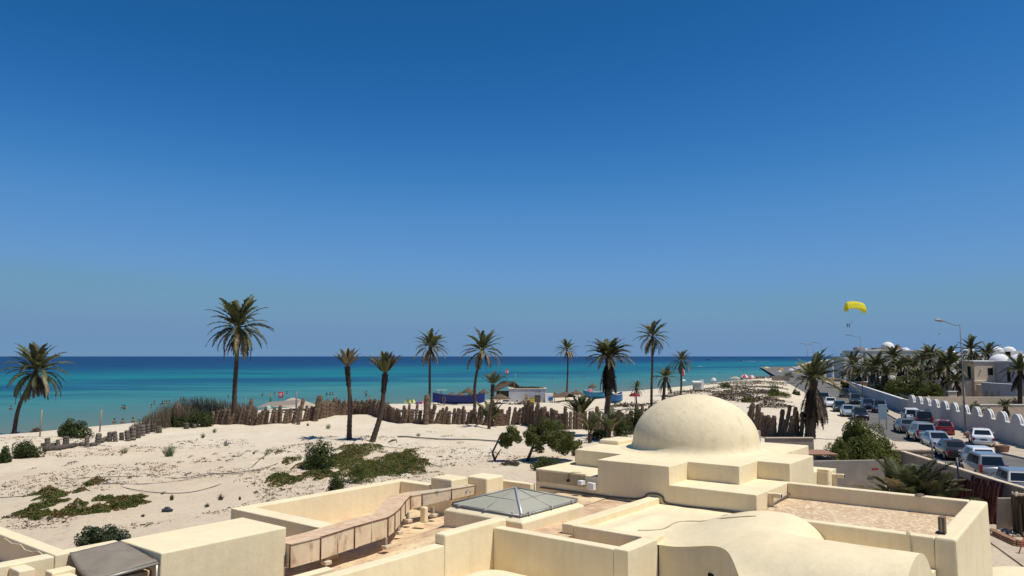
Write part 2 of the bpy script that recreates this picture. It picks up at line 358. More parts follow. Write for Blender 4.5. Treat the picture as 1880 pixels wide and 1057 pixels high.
Ys = [20, 30, 40, 50, 60, 66, 72, 80, 90, 100, 112, 125, 140, 160, 180, 200, 240, 300, 420, 600]
strip('road', [(rl(y) - .4, y) for y in Ys], [(kerbx(y) + .05, y) for y in Ys], .012, ASPH, 'grey asphalt road with parked cars on both sides')
strip('pavement', [(kerbx(y), y) for y in Ys], [(wallx(y), y) for y in Ys], .14, PAVE, 'raised pavement at the foot of the white wall', .13)
KERB = mat('kerb_stone', (.5, .46, .40), .85, (.3, .26, .22), 2)
strip('kerb', [(kerbx(y) - .2, y) for y in Ys], [(kerbx(y) - .01, y) for y in Ys], .15, KERB, 'stone kerb beside the asphalt', .14)
strip('footpath', [(rl(y) - 5, y) for y in Ys if y <= 66], [(rl(y) - .35, y) for y in Ys if y <= 66], .10, PAVE, 'sandy footpath between the yard wall and the parked cars', .09)
GRAV = mat('yard_gravel', (.33, .29, .24), .95, (.22, .19, .155), 7, .05, 22, detail=8)
mb = MB(); mb.add([(16, 22, .02), (24.3, 22, .02), (25.2, 47, .02), (17, 47, .02)], [(0, 1, 2, 3)]); tag(obj('yard_gravel', mb, GRAV), 'grey gravel of the side yard', kind='structure')
GARD = mat('garden_soil', (.27, .21, .14), .95, (.36, .29, .2), .4)
mb = MB()
for y0, y1 in zip(Ys, Ys[1:]): mb.add([(wallx(y0) + .3, y0, .03), (wallx(y0) + 260, y0, .03), (wallx(y1) + 260, y1, .03), (wallx(y1) + .3, y1, .03)], [(0, 1, 2, 3)])
tag(obj('garden_ground', mb, GARD), 'dry soil of the walled gardens', kind='structure')

# ------------------------------------------------------------ the cream house roofs
o = UV(18, 11)
house = thing('domed_house', 'cream plastered house with a big dome, stepped tiers, parapets and vaulted roofs', 'house', (o[0], o[1], 0))
house.location = (o[0], o[1], 0)
def hp(name, mb, mt=PLASTER, bevel=.035, label=None, parent=None):
    return obj(name, mb, mt, parent or house, bevel, world=True, label=label)
def par(u0, u1, v0, v1, z1, z0=0, mt=PLASTER, bat=0, name='parapet', bevel=.024, label=None):
    return hp(name, MB().uvbox(u0, u1, v0, v1, z0, z1, bat), mt, bevel, label)
uvt = lambda u, v, z: UV(u, v, z)
# tiers below the dome
up = [(22.392, 11.17), (23.8, 11.2), (23.8, 9.43), (25.4, 9.43), (25.4, 8.362), (27.95, 8.362), (27.95, 9.4), (30.4, 9.4), (30.4, 15.3), (28.6, 15.3), (28.6, 16.4), (24.3, 15.95), (24.15, 13.88), (22.392, 13.82)]
hp('upper_tier', MB().prism(up, 0, 5.0, uvt), PLASTER, .022, 'stepped upper tier carrying the dome')
low = [(22.4, 8.37), (28.3, 8.37), (28.3, 8.0), (29.4, 8.0), (29.4, 16.45), (22.4, 16.42)]
lt = hp('lower_tier', MB().prism(low, 0, 4.42, uvt), PLASTER, .022, 'lower tier with a broad ledge')
par(22.4, 22.65, 14.3, 16.42, 4.47, 4.0, name='ledge_kerb'); par(22.66, 25.0, 16.15, 16.43, 4.47, 4.0, name='ledge_kerb')
par(28.32, 28.6, 7.98, 8.36, 4.5, 4.0, name='ledge_kerb')
par(24.9, 28.58, 15.98, 16.38, 4.88, 4.2, name='ledge_kerb')
hp('roof_slab', MB().uvbox(26.45, 27.9, 15.35, 16.25, 4.9, 5.17), PLASTER, .07, 'small rounded slab left of the dome')
hp('back_room', MB().uvbox(29.5, 33.5, 10.2, 17.2, 0, 4.72), PLASTER)
# dome, a little uneven as hand plastered
mb = MB(); prof = [(2.85, 0), (2.62, .012), (2.48, .05), (2.40, .12), (2.35, .24)]
for i in range(1, 25):
    q = i / 24 * math.pi / 2; prof.append((2.34 * math.cos(q) ** .97 if i < 24 else 0.001, .24 + 1.80 * math.sin(q) ** 1.0))
mb.lathe(prof, 72)
c = UV(27.3, 12.5, 5.0); mb.v = [(x * (1 + .008 * noise.noise(Vector((x, y, z)))) + c[0], y * (1 + .008 * noise.noise(Vector((y, x, z)))) + c[1], z + c[2]) for x, y, z in mb.v]
hp('dome', mb, DOME, 0, 'smooth hand plastered dome')
# right hand room
par(19.75, 20.05, 3.32, 6.6, 4.4, 0, bat=.02); par(25.12, 25.42, 3.32, 8.36, 4.42, 0)
o2 = MB(); o2.uvbox(19.75, 25.42, 2.88, 3.315, 0, 4.42, .07); hp('parapet', o2, WHITE if 0 else PLASTER, .05)
par(20.05, 25.12, 3.32, 8.36, 3.95, 0, ROOF3, name='roof_floor', bevel=0, label='mottled reddish roof floor of the right hand room')
# front block with the trench and the L shaped wall
par(15.92, 16.25, 9.42, 13.06, 3.97, 0, label='long front parapet'); par(15.92, 17.4, 9.02, 9.41, 3.99, 0); par(17.41, 17.95, 9.1, 9.41, 3.99, 0)
par(17.36, 17.66, 9.42, 11.48, 3.99, 3.2); par(17.36, 22.39, 11.49, 11.86, 4.0, 3.2)
# long wall running back from the picture's foot
par(14.05, 16.5, 13.07, 13.42, 4.12, 0, bevel=.05); par(3.5, 14.04, 13.07, 13.40, 3.87, 0)
par(3.5, 11.2, 13.75, 14.0, 3.82, 0)
# left courtyard
par(13.0, 19.9, 20.35, 20.75, 4.0, 0); par(13.0, 13.55, 16.45, 20.345, 4.0, 0); par(19.5, 19.9, 18.85, 20.345, 4.0, 0)
par(19.5, 20.38, 17.85, 18.84, 4.29, 0, name='chimney_block', bevel=.05); par(20.4, 21.35, 17.05, 18.0, 4.30, 0, name='chimney_block', bevel=.05)
par(21.36, 22.39, 17.7, 18.0, 3.95, 0); par(22.1, 22.39, 16.44, 17.69, 3.95, 0)
# flat box and the corner room at far left
par(8.35, 11.45, 15.86, 17.7, 4.38, 0, name='flat_box', bevel=.03, label='plain flat topped box at the left')
par(3.0, 6.94, 17.52, 17.9, 4.34, 0); par(6.95, 8.34, 17.52, 17.9, 4.36, 0); par(6.96, 7.28, 17.91, 27, 4.35, 0)
par(2.5, 6.9, 16.3, 16.62, 4.18, 0); par(6.55, 7.0, 16.63, 16.95, 4.24, 3.0, name='wall_pier')
par(6.1, 6.4, 17.0, 17.51, 4.3, 3.0, name='wall_pier')
def hfield(name, u0, u1, v0, v1, nu, nv, zf, mt, label=None, bnd=None):
    V = []; us = np.linspace(u0, u1, nu); vs = np.linspace(v0, v1, nv)
    for u in us:
        for v in vs:
            uu, vv = (u, v) if bnd is None else bnd(u, v)
            x, y, _ = UV(uu, vv); V.append((x - house.location[0], y - house.location[1], zf(uu, vv)))
    i, j = np.meshgrid(np.arange(nu - 1), np.arange(nv - 1), indexing='ij'); q = (i * nv + j).ravel()
    o = bpy.data.objects.new(name, fastmesh(name, V, np.stack([q, q + nv, q + nv + 1, q + 1], 1), mt, True)); col.objects.link(o); o.parent = house
    if label: o['label'] = label
    return o
def rn(u, v, s, a, k=0): return a * noise.noise(Vector((u * s, v * s, k)))
hfield('roof_floor', 11.46, 22.4, 13.41, 20.36, 90, 60, lambda u, v: 3.10 + .64 * sstep(17, 15.2, v) * sstep(14, 18, u) + rn(u, v, 1.2, .03) + .02, ROOF2, 'stained roof floor of the left courtyard')
hfield('roof_floor', 16.25, 22.4, 11.5, 13.42, 50, 16, lambda u, v: 3.74 + rn(u, v, 1.2, .02), ROOF, 'roof floor between skylight and dome')
hfield('roof_floor', 16.25, 17.4, 9.4, 11.6, 12, 16, lambda u, v: 3.60, ROOF2)
hfield('roof_floor', 3, 8.36, 16.6, 17.53, 8, 4, lambda u, v: 3.2, ROOF2)
hfield('roof_floor', 3, 6.97, 17.9, 27, 8, 12, lambda u, v: 3.75, ROOF)
def sm(x, y, k=.12):
    h = max(k - abs(x - y), 0) / k; return max(x, y) + h * h * k * .25
def vz(u, v):
    dv = (v - 7.0) / (1.45 if v < 7.0 else 3.6); du = (u - 19.6) / (2.85 if u > 19.6 else 3.0)
    hv = max(0, 1 - abs(dv) ** 2.6) ** .5 if v < 7.0 else 1 - sstep(0, .9, dv); hu = 1 - sstep(.1, 1, abs(du))
    if v < 7.0: hump = 3.5 + (.30 + .74 * hu) * hv
    else: hump = 3.72 + (.08 + .74 * hu) * hv
    f = sstep(8.8, 6.2, v); r = 1.75; du = (u - 17.7) / r
    v2 = (3.0 + (4.42 - 3.0) * max(0, 1 - abs(du) ** 2.1) ** .55) if abs(du) < 1 else 2.6
    v2 = 3.72 * (1 - f) + v2 * f
    v2 = min(v2, 3.78 + (4.45 - 3.78) * f) if f < 1 else v2
    b = 3.72 if u > 17.3 or v > 7.4 else 2.6
    if v > 7.4: b += .035 * math.exp(-((v - 10.7) / .35) ** 2) * 4 * sstep(22, 20, u)
    return sm(sm(b, hump), v2, .3) + rn(u, v, 1.5, .012, 2) + rn(u, v, .7, .025, 4)
def vint(px, py):           # where a line of sight meets the vault surface
    d = ray(px, py); t = 14.0
    while t < 40:
        x, y, z = d[0] * t, d[1] * t, CAMH + d[2] * t; u = x * A[0] + y * A[1]; v = x * B[0] + y * B[1]
        if u > 15.8 and z <= vz(u, v): return u, v
        t += .01
    return 17.4, 8
def front(v):               # front edge of the vaulted roof: straight, then sweeping forward round the vault
    if v >= 7.9: return 17.4
    return 17.4 - 1.9 * (1 - math.cos(min(1, (7.9 - v) / 1.9) * math.pi / 2)) ** .9
def bnd(u, v): f = front(v); t = (u - 15.8) / (22.4 - 15.8); top = 22.4 if v > 8.37 else 19.76; return f + (top - f) * t, v
hfield('vaulted_roof', 15.8, 22.4, 3.3, 8.37, 130, 120, vz, PLASTER, 'rolling vaulted roof in cream plaster', lambda u, v: (front(v) + (19.76 - front(v)) * (u - 15.8) / 6.6, v))
hfield('vaulted_roof', 17.4, 22.4, 8.365, 11.5, 90, 60, vz, PLASTER, 'flat left part of the vaulted roof')
# walls under the front edge of the vaulted roof and its rounded right end
mb = MB(); vs_ = np.linspace(3.3, 9.0, 80); P0 = [UV(front(v) + .02, v, vz(front(v), v) - .004) for v in vs_]
mb.add(P0 + [(x, y, 0) for x, y, z in P0], [(i + 1, i, 80 + i, 81 + i) for i in range(79)]); hp('front_wall', mb, PLASTER, 0)
mb = MB(); us_ = np.linspace(front(3.3), 19.76, 60); P0 = [UV(u, 3.3, vz(u, 3.3) + .0) for u in us_]
mb.add(P0 + [(x, y, 0) for x, y, z in P0], [(i, i + 1, 61 + i, 60 + i) for i in range(59)]); hp('vault_end_wall', mb, PLASTER, 0, 'rounded end wall of the vault')
hp('window', MB().box(UV(17.35, 7.55, 3.3), (.26, .1, .22), R(-38)), DARK, 0)
# lower roof seen at the very foot of the picture
hfield('low_vault', 9.5, 15.93, 8, 13.08, 40, 40, lambda u, v: 2.7 + .62 * max(0, 1 - ((u - 14.1) / 1.7) ** 2) ** .5 * sstep(13.3, 12.2, v) if abs(u - 14.1) < 1.7 else 2.7, PLASTER, 'small low vault at the foot of the walls')
# gutter spouts on the dome block
def spout(u, v, z, sx, name='rain_spout'):
    mb = MB().box(UV(u, v, z), (.34, .34, .2), R(-38)); o = hp(name, mb, PLASTER, .02); d = MB().box(UV(u - .18 * (sx == 0), v - .18 * (sx == 1), z + .01), (.2, .2, .13), R(-38)); obj('spout_mouth', MB(), DARK, o) if 0 else None
    return o
for u, v, z in ((23.4, 8.25, 4.25), (28.9, 7.88, 4.2)):
    hp('spout_stem', MB().uvbox(u - .07, u + .07, v - .02, v + .14, z - .42, z + .10), PLASTER, .02)
    s_ = hp('rain_spout', MB().uvbox(u - .075, u + .075, v - .27, v - .03, z - .03, z + .11), PLASTER, .02)
    hp('spout_mouth', MB().uvbox(u - .05, u + .05, v - .28, v - .272, z + .0, z + .08), DARK, 0)
hp('buttress', MB().uvbox(25.45, 26.6, 3.0, 3.4, 0, 1.25), PLASTER, .04)
hp('wall_pipe', MB().tube([UV(25.0, 2.70, 2.35), UV(25.0, 2.55, 2.35)], .07), colour('pink_pipe', (.45, .22, .17)), 0)
hp('arched_niche', MB().prism([(24.45, 0), (24.9, 0), (24.9, .9), (24.8, 1.15), (24.67, 1.25), (24.55, 1.15), (24.45, .9)], 0, .02, lambda u, h, t: UV(u, 2.86 - .07 + .02 * 0 - t, h + .6)), DARK, 0)

# skylight: glass pyramid on a plastered curb
c = UV(18.2, 14.1, 4.1)
sk = thing('skylight', 'low glass pyramid skylight with pale metal ribs on a plaster curb', 'skylight', c)
mb = MB(); a4 = [(16.6, 12.62), (19.7, 12.62), (19.7, 15.5), (16.6, 15.5)]; b4 = [(16.78, 12.8), (19.52, 12.8), (19.52, 15.32), (16.78, 15.32)]
vs = [UV(*q, 3.5) for q in a4] + [UV(*q, 4.02) for q in a4] + [UV(*q, 4.13) for q in b4]
mb.add(vs, [(4, 5, 9, 8), (5, 6, 10, 9), (6, 7, 11, 10), (7, 4, 8, 11), (8, 9, 10, 11), (0, 1, 5, 4), (1, 2, 6, 5), (2, 3, 7, 6), (3, 0, 4, 7)])
obj('curb', mb, PLASTER, sk, .03, world=True)
q4 = [(16.78, 12.78), (19.55, 12.78), (19.55, 15.34), (16.78, 15.34)]; ap = UV(18.17, 14.06, 4.6)
for i in range(4):
    p0, p1 = q4[i], q4[(i + 1) % 4]; mid = ((p0[0] + p1[0]) / 2, (p0[1] + p1[1]) / 2)
    a_, b_, m_ = [Vector(UV(*q, 4.2)) for q in (p0, p1, mid)]; apx = Vector(ap)
    t_ = .5; la, lb, lm = a_.lerp(apx, t_), b_.lerp(apx, t_), m_.lerp(apx, t_)
    for q in ((a_, m_, lm, la), (m_, b_, lb, lm), (la, lm, apx), (lm, lb, apx)):
        cc = sum(q, Vector()) / len(q); q = [cc + (x - cc) * .985 for x in q]
        obj('glass_pane', MB().add(q, [tuple(range(len(q)))]), GLASS, sk, world=True)
    up_ = Vector((0, 0, .012))
    obj('rib', MB().tube([a_ + up_, apx + up_], .03 if i else .042, 4), BRIGHTM if i == 0 else METAL, sk, world=True)
    obj('glazing_bar', MB().tube([m_ + up_ * .3, apx + up_ * .3], .012, 4), METAL, sk, world=True)
    obj('glazing_bar', MB().tube([la + up_ * .3, lm + up_ * .3, lb + up_ * .3], .010, 4), METAL, sk, world=True)
    obj('edge_frame', MB().tube([a_ - up_ * 3, b_ - up_ * 3], .035, 4), METAL, sk, world=True)
    for k in (.12, .5, .88):
        c_ = a_.lerp(b_, k); n_ = (c_ - Vector(UV(18.17, 14.06, 4.2))).normalized() * .02
        obj('clip', MB().box(c_ + n_ + Vector((0, 0, .0)), (.07, .07, .08), R(-38)), BRIGHTM, sk, world=True)

# air duct winding over the left roof
dk = thing('air_duct', 'long boxy air duct with rusty seams bending across the left roof', 'duct', UV(15, 16, 3.5))
path = [((11.46, 15.72), (11.46, 16.4)), ((12.35, 15.70), (12.35, 16.38)), ((13.5, 15.78), (13.5, 16.44)), ((14.75, 15.86), (14.75, 16.5)), ((15.25, 16.12), (15.05, 16.72)), ((15.95, 16.62), (15.6, 17.15)), ((16.75, 17.25), (16.4, 17.8)), ((17.45, 17.75), (17.1, 18.3)), ((17.95, 17.8), (17.9, 18.35)), ((19.3, 17.45), (19.3, 17.83)), ((20.39, 17.3), (20.39, 17.83))]
zt = [3.98, 4.0, 4.05, 4.07, 4.07, 4.05, 4.05, 4.05, 4.05, 4.04, 4.03]; zb = [3.42, 3.44, 3.49, 3.53, 3.55, 3.58, 3.60, 3.62, 3.65, 3.69, 3.71]
path[8] = ((17.95, 17.72), (17.95, 18.3)); path[9] = ((19.25, 17.62), (19.25, 17.84)); path[10] = ((20.39, 17.55), (20.39, 17.84))
path = [((a, b), (c, d)) for (a, b), (c, d) in path]
for i in range(len(path) - 1):
    g = .006; (n0, f0), (n1, f1) = path[i], path[i + 1]
    vs = [UV(*n0, zb[i]), UV(*n1, zb[i + 1]), UV(*f1, zb[i + 1]), UV(*f0, zb[i]), UV(*n0, zt[i]), UV(*n1, zt[i + 1]), UV(*f1, zt[i + 1]), UV(*f0, zt[i])]
    c_ = sum((Vector(x) for x in vs), Vector()) / 8; vs = [c_ + (Vector(x) - c_) * .995 for x in vs]
    o = obj('duct_segment', MB().add(vs, [(3, 2, 1, 0), (0, 1, 5, 4), (1, 2, 6, 5), (2, 3, 7, 6), (3, 0, 4, 7)]), DUCTO if i > 7 else DUCTM, dk, .012, world=True)
    obj('top_plate', MB().add([x + Vector((0, 0, .012)) for x in vs[4:]] + [x - Vector((0, 0, .01)) for x in vs[4:]], [(0, 1, 2, 3), (4, 5, 1, 0), (5, 6, 2, 1), (6, 7, 3, 2), (7, 4, 0, 3)]), DUCTO if i > 7 else DUCTT, dk, world=True)
    nrm = (Vector(UV(*n1)) - Vector(UV(*n0))).normalized(); out = Vector((nrm.y, -nrm.x, 0))
    ks = (0,) if i != 2 and i != 1 else (0, .5)
    for k in ks:
        pa = Vector(UV(*n0, zb[i])).lerp(Vector(UV(*n1, zb[i + 1])), k); pb = Vector(UV(*n0, zt[i])).lerp(Vector(UV(*n1, zt[i + 1])), k)
        obj('seam', MB().tube([pa + out * .004, pb + out * .004 + Vector((0, 0, .015))], .022 if k == 0 else .012, 5), RUST if k == 0 else DUCTO, dk, world=True)
    obj('flange', MB().tube([vs[4] + out * .01, vs[5] + out * .01], .014, 5), RUST if 0 < i < 7 else DUCTO, dk, world=True)
for u, v in ((12.6, 15.8), (14.6, 15.78), (16.0, 16.75), (17.3, 17.7), (18.4, 17.66)):
    obj('foot', MB().box(UV(u, v, 3.42), (.08, .08, .3), R(-38)), CONC, dk, world=True)
    obj('foot_pad', MB().box(UV(u, v - .03, 3.32), (.2, .2, .1), R(-38)), CONCT, dk, .02, world=True)
tag(obj('roof_stub', MB().uvbox(17.35, 17.52, 17.0, 17.22, 3.3, 3.8), PLASTER, None, .05), 'small pale plaster stub standing beside the bend of the duct', 'vent stub')

# grey sheet over a second duct at the left
ts = thing('tarp_cover', 'sagging grey sheet stretched over a duct beside the flat box', 'cover', UV(7.8, 16.8, 4.2))
mb = MB(); nu = 14
pts = []
for i in range(nu + 1):
    for j in range(nu + 1):
        s, t = i / nu, j / nu
        p = Vector(UV(7.22, 17.5, 4.33)).lerp(Vector(UV(8.28, 17.5, 4.37)), s).lerp(Vector(UV(6.95, 15.85, 4.13)).lerp(Vector(UV(8.3, 15.9, 4.2)), s), t)
        p.z += .05 * math.sin(math.pi * s) * math.sin(math.pi * t) + .02 * noise.noise(p * 4) - .10 * (1 - s) ** 3 * math.sin(math.pi * t); pts.append(p)
mb.add(pts, [(i * (nu + 1) + j, (i + 1) * (nu + 1) + j, (i + 1) * (nu + 1) + j + 1, i * (nu + 1) + j + 1) for i in range(nu) for j in range(nu)], True)
tp = obj('sheet', mb, TARP, ts, world=True); s_ = tp.modifiers.new('t', 'SOLIDIFY'); s_.thickness = .03
obj('front_bar', MB().tube([UV(6.95, 15.84, 4.11), UV(8.3, 15.88, 4.18)], .035, 6), METAL, ts, world=True)
obj('post', MB().tube([UV(8.26, 15.84, 3.5), UV(8.26, 15.84, 4.16)], .02, 6), BRIGHTM, ts, world=True)
obj('post', MB().tube([UV(6.95, 15.86, 3.5), UV(6.95, 15.86, 4.16)], .03, 6), BLACKP, ts, world=True)
tag(obj('duct_box', MB().uvbox(6.0, 8.32, 16.2, 17.1, 3.2, 3.98), DUCTT, None, .03), 'brown boxy duct partly hidden below the grey sheet', 'duct')
tag(obj('low_wall', MB().uvbox(5.4, 6.72, 16.0, 16.25, 0, 4.13), PLASTER, None, .04), 'short cream wall end at the bottom edge left of the grey sheet', 'wall')
# rope on the corner room wall
rp = [UV(3.2, 17.86 + .05, 4.36)]
rope = MB(); ropts = []
for (x, y) in [(0, 990), (8, 987), (22, 997), (38, 999), (46, 1009), (60, 1013), (70, 1011), (79, 1018)]:
    d = ray(x, y); # on the inner face of the wall along v at u = 6.94
    k = 6.93 / (d[0] * A[0] + d[1] * A[1]); ropts.append((d[0] * k, d[1] * k, CAMH + d[2] * k))
tag(obj('rope', rope.tube(ropts, .014, 6), colour('rope', (.62, .52, .38))), 'pale rope hanging in loops on the inner wall at far left', 'rope')
# cables on the roofs
def cable(name, pts, r, mt, label, fn):
    P_ = [Vector(fn(*q)) + Vector((0, 0, r)) for q in pts]; out = []
    for i in range(len(P_) - 1):
        p0, p1, p2, p3 = P_[max(i - 1, 0)], P_[i], P_[i + 1], P_[min(i + 2, len(P_) - 1)]
        for k in range(5):
            t = k / 5; out.append(.5 * ((2 * p1) + (p2 - p0) * t + (2 * p0 - 5 * p1 + 4 * p2 - p3) * t * t + (3 * p1 - p0 - 3 * p2 + p3) * t ** 3))
    out.append(P_[-1])
    return tag(obj(name, MB().tube(out, r, 6), mt), label, 'cable')
CAB = colour('cable_grey', (.12, .10, .08)); CABL = colour('cable_pale', (.45, .38, .28))
def roofp(px, py):
    u, v = vint(px, py); return UV(u, v, vz(u, v))
cable('roof_cable', [(1171, 973), (1215, 971), (1240, 959), (1262, 956), (1290, 956), (1325, 951), (1365, 948), (1388, 947)], .009, colour('cable_brown', (.25, .2, .14)), 'thin grey cable snaking over the vaulted roof', roofp)
fz = lambda u, v, z: UV(u, v, z)
cable('wall_cable', [(22.36, 16.2, 3.80), (22.36, 14.6, 3.80), (22.36, 13.0, 3.8), (22.36, 12.2, 3.86), (22.36, 11.9, 4.04), (22.36, 11.6, 4.07), (22.36, 11.4, 4.0), (22.36, 11.25, 3.82), (22.36, 10.4, 3.8), (22.36, 9.4, 3.83), (22.34, 8.5, 3.82), (22.5, 8.3, 3.86), (23.6, 8.30, 3.95), (24.8, 8.3, 4.03), (25.7, 8.3, 4.08)], .028, CAB, 'dark cable running along the foot of the dome tiers', fz)
cable('corner_cable', [(19.9, 3.9, 4.41), (19.78, 3.85, 4.41), (19.735, 3.8, 4.35), (19.73, 3.78, 3.6), (19.72, 3.78, 2.2)], .014, CABL, 'thin pale cable hanging down the corner of the right hand room', fz)
lf = thing('floodlight', 'small white floodlight box on the dome tier wall', 'lamp', UV(22.3, 14.3, 4.2))
obj('lamp_box', MB().box(UV(22.2, 13.95, 4.12), (.3, .14, .24), R(-50)), WHITE, lf, .02, world=True); obj('junction_box', MB().box(UV(22.2, 14.35, 4.2), (.18, .2, .14), R(-50)), WHITE, lf, .01, world=True)
obj('bracket', MB().tube([UV(22.4, 14.2, 4.14), UV(22.2, 14.15, 4.14)], .03, 6), METAL, lf, world=True)
tag(obj('drain_nozzle', MB().tube([UV(22.4, 15.0, 4.2), UV(22.33, 15.0, 4.18)], .05, 8), DARK), 'small round dark drain hole left of the white floodlight', 'drain')
tag(obj('drain_pipe', MB().tube([UV(22.38, 15.0, 4.28), UV(22.36, 14.98, 4.4), UV(22.42, 14.85, 4.48), UV(22.6, 14.6, 4.47)], .012, 5), CAB), 'thin wire curling over the tier edge above the drain hole', 'wire')
# old floodlight standing on the right parapet
fl = thing('parapet_lamp', 'rusty wall lamp standing on the parapet corner of the right room', 'lamp', UV(20.25, 3.25, 4.42))
obj('housing', MB().box(UV(20.25, 3.22, 4.62), (.14, .22, .36), R(-38)), WOOD, fl, .015, world=True); obj('lamp_glass', MB().box(UV(20.17, 3.22, 4.62), (.02, .15, .28), R(-38)), METAL, fl, world=True)
obj('base', MB().box(UV(20.22, 3.25, 4.435), (.2, .25, .03), R(-38)), BLACKP, fl, world=True)
tag(obj('bird_dropping_clump', MB().lathe([(.001, .07), (.1, .06), (.16, .0)], 9, UV(25.22, 4.55, 4.42), .7), DEBRIS), 'small dark clump lying on the far parapet of the right room', 'clump')

# ------------------------------------------------------------ palms
def frond_mesh(elev, droop, seed, nl=30, ll=.16, w=.020):
    r = random.Random(seed); mb = []; F = []; N_ = 12; pts = []; e = R(elev); p = Vector((0, 0, 0)); sw = r.uniform(-.06, .06)
    for i in range(N_ + 1):
        pts.append(p.copy()); s = i / N_; ee = max(R(-88), e - R(droop) * s ** 1.3); yaw = sw * s * 4
        p = p + Vector((math.cos(ee) * math.cos(yaw), math.cos(ee) * math.sin(yaw), math.sin(ee))) / N_
    def at(t):
        k = min(N_ - 1, int(t * N_)); f = t * N_ - k; return pts[k].lerp(pts[k + 1], f), (pts[k + 1] - pts[k]).normalized()
    V = []; 
    for i in range(N_):                                     # rachis: thin triangular stem
        a, b = pts[i], pts[i + 1]; t = (b - a).normalized(); sd = t.cross(Vector((0, 0, 1)));
        if sd.length < .1: sd = Vector((0, 1, 0))
        sd.normalize(); w0 = .014 * (1 - i / N_) + .003; w1 = .014 * (1 - (i + 1) / N_) + .003; n = len(V)
        V += [a - sd * w0, a + sd * w0, b - sd * w1]; F.append((n, n + 1, n + 2)); V += [a + sd * w0, b + sd * w1, b - sd * w1]; F.append((n + 3, n + 4, n + 5))
    for k in range(nl):
        t = .16 + .82 * (k + r.random() * .6) / nl; c, tg = at(t); up = Vector((0, 0, 1)); sd = tg.cross(up)
        if sd.length < .1: sd = Vector((0, 1, 0))
        sd.normalize(); nn = sd.cross(tg).normalized()
        L_ = ll * (math.sin(math.pi * min(1, t * .9 + .12)) ** .6) * r.uniform(.8, 1.15)
        for s in (-1, 1):
            d = (sd * s * .78 + tg * .75 + nn * r.uniform(.05, .5)).normalized(); n = len(V); d2 = (d + Vector((0, 0, -.35))).normalized()
            q = c + d * L_ * .5; V += [c - tg * w, c + tg * w, q + tg * w * .6, c - tg * w, q + tg * w * .6, q + d2 * L_ * .55]; F += [(n, n + 1, n + 2), (n + 3, n + 4, n + 5)]
    return V, F
LIB = {}
def frond(elev, droop, dry, seed, dense=32, ll=.15, w=.027):
    k = (round(elev / 12), round(droop / 20), dry, seed % 2, dense, ll, w)
    if k not in LIB:
        V, F = frond_mesh(elev, droop, hash(k) % 9999, dense, ll, w); LIB[k] = fastmesh('frond', V, F, {0: FROND, 1: DRY, 2: FRONDT, 3: DRYD}[dry])
    return LIB[k]
def trunk_mb(base, top, r0, r1, bow, boots=6, seed=0):
    r = random.Random(seed); base = Vector(base); top = Vector(top); n = 34; pts = []; rad = []
    H = (top - base).length
    for i in range(n + 1):
        s = i / n; p = base.lerp(top, s) + Vector((bow[0], bow[1], 0)) * math.sin(math.pi * s) ; p.x += .03 * math.sin(s * 9 + seed)
        pts.append(p); q = r0 + (r1 - r0) * s + .25 * r0 * max(0, 1 - s * 9) ** 2
        q *= 1 + (.10 if i % 2 else -.04) * r.uniform(.6, 1.2); 
        if s > .9: q *= 1.25
        rad.append(q)
    return MB().tube(pts, rad, 9), pts
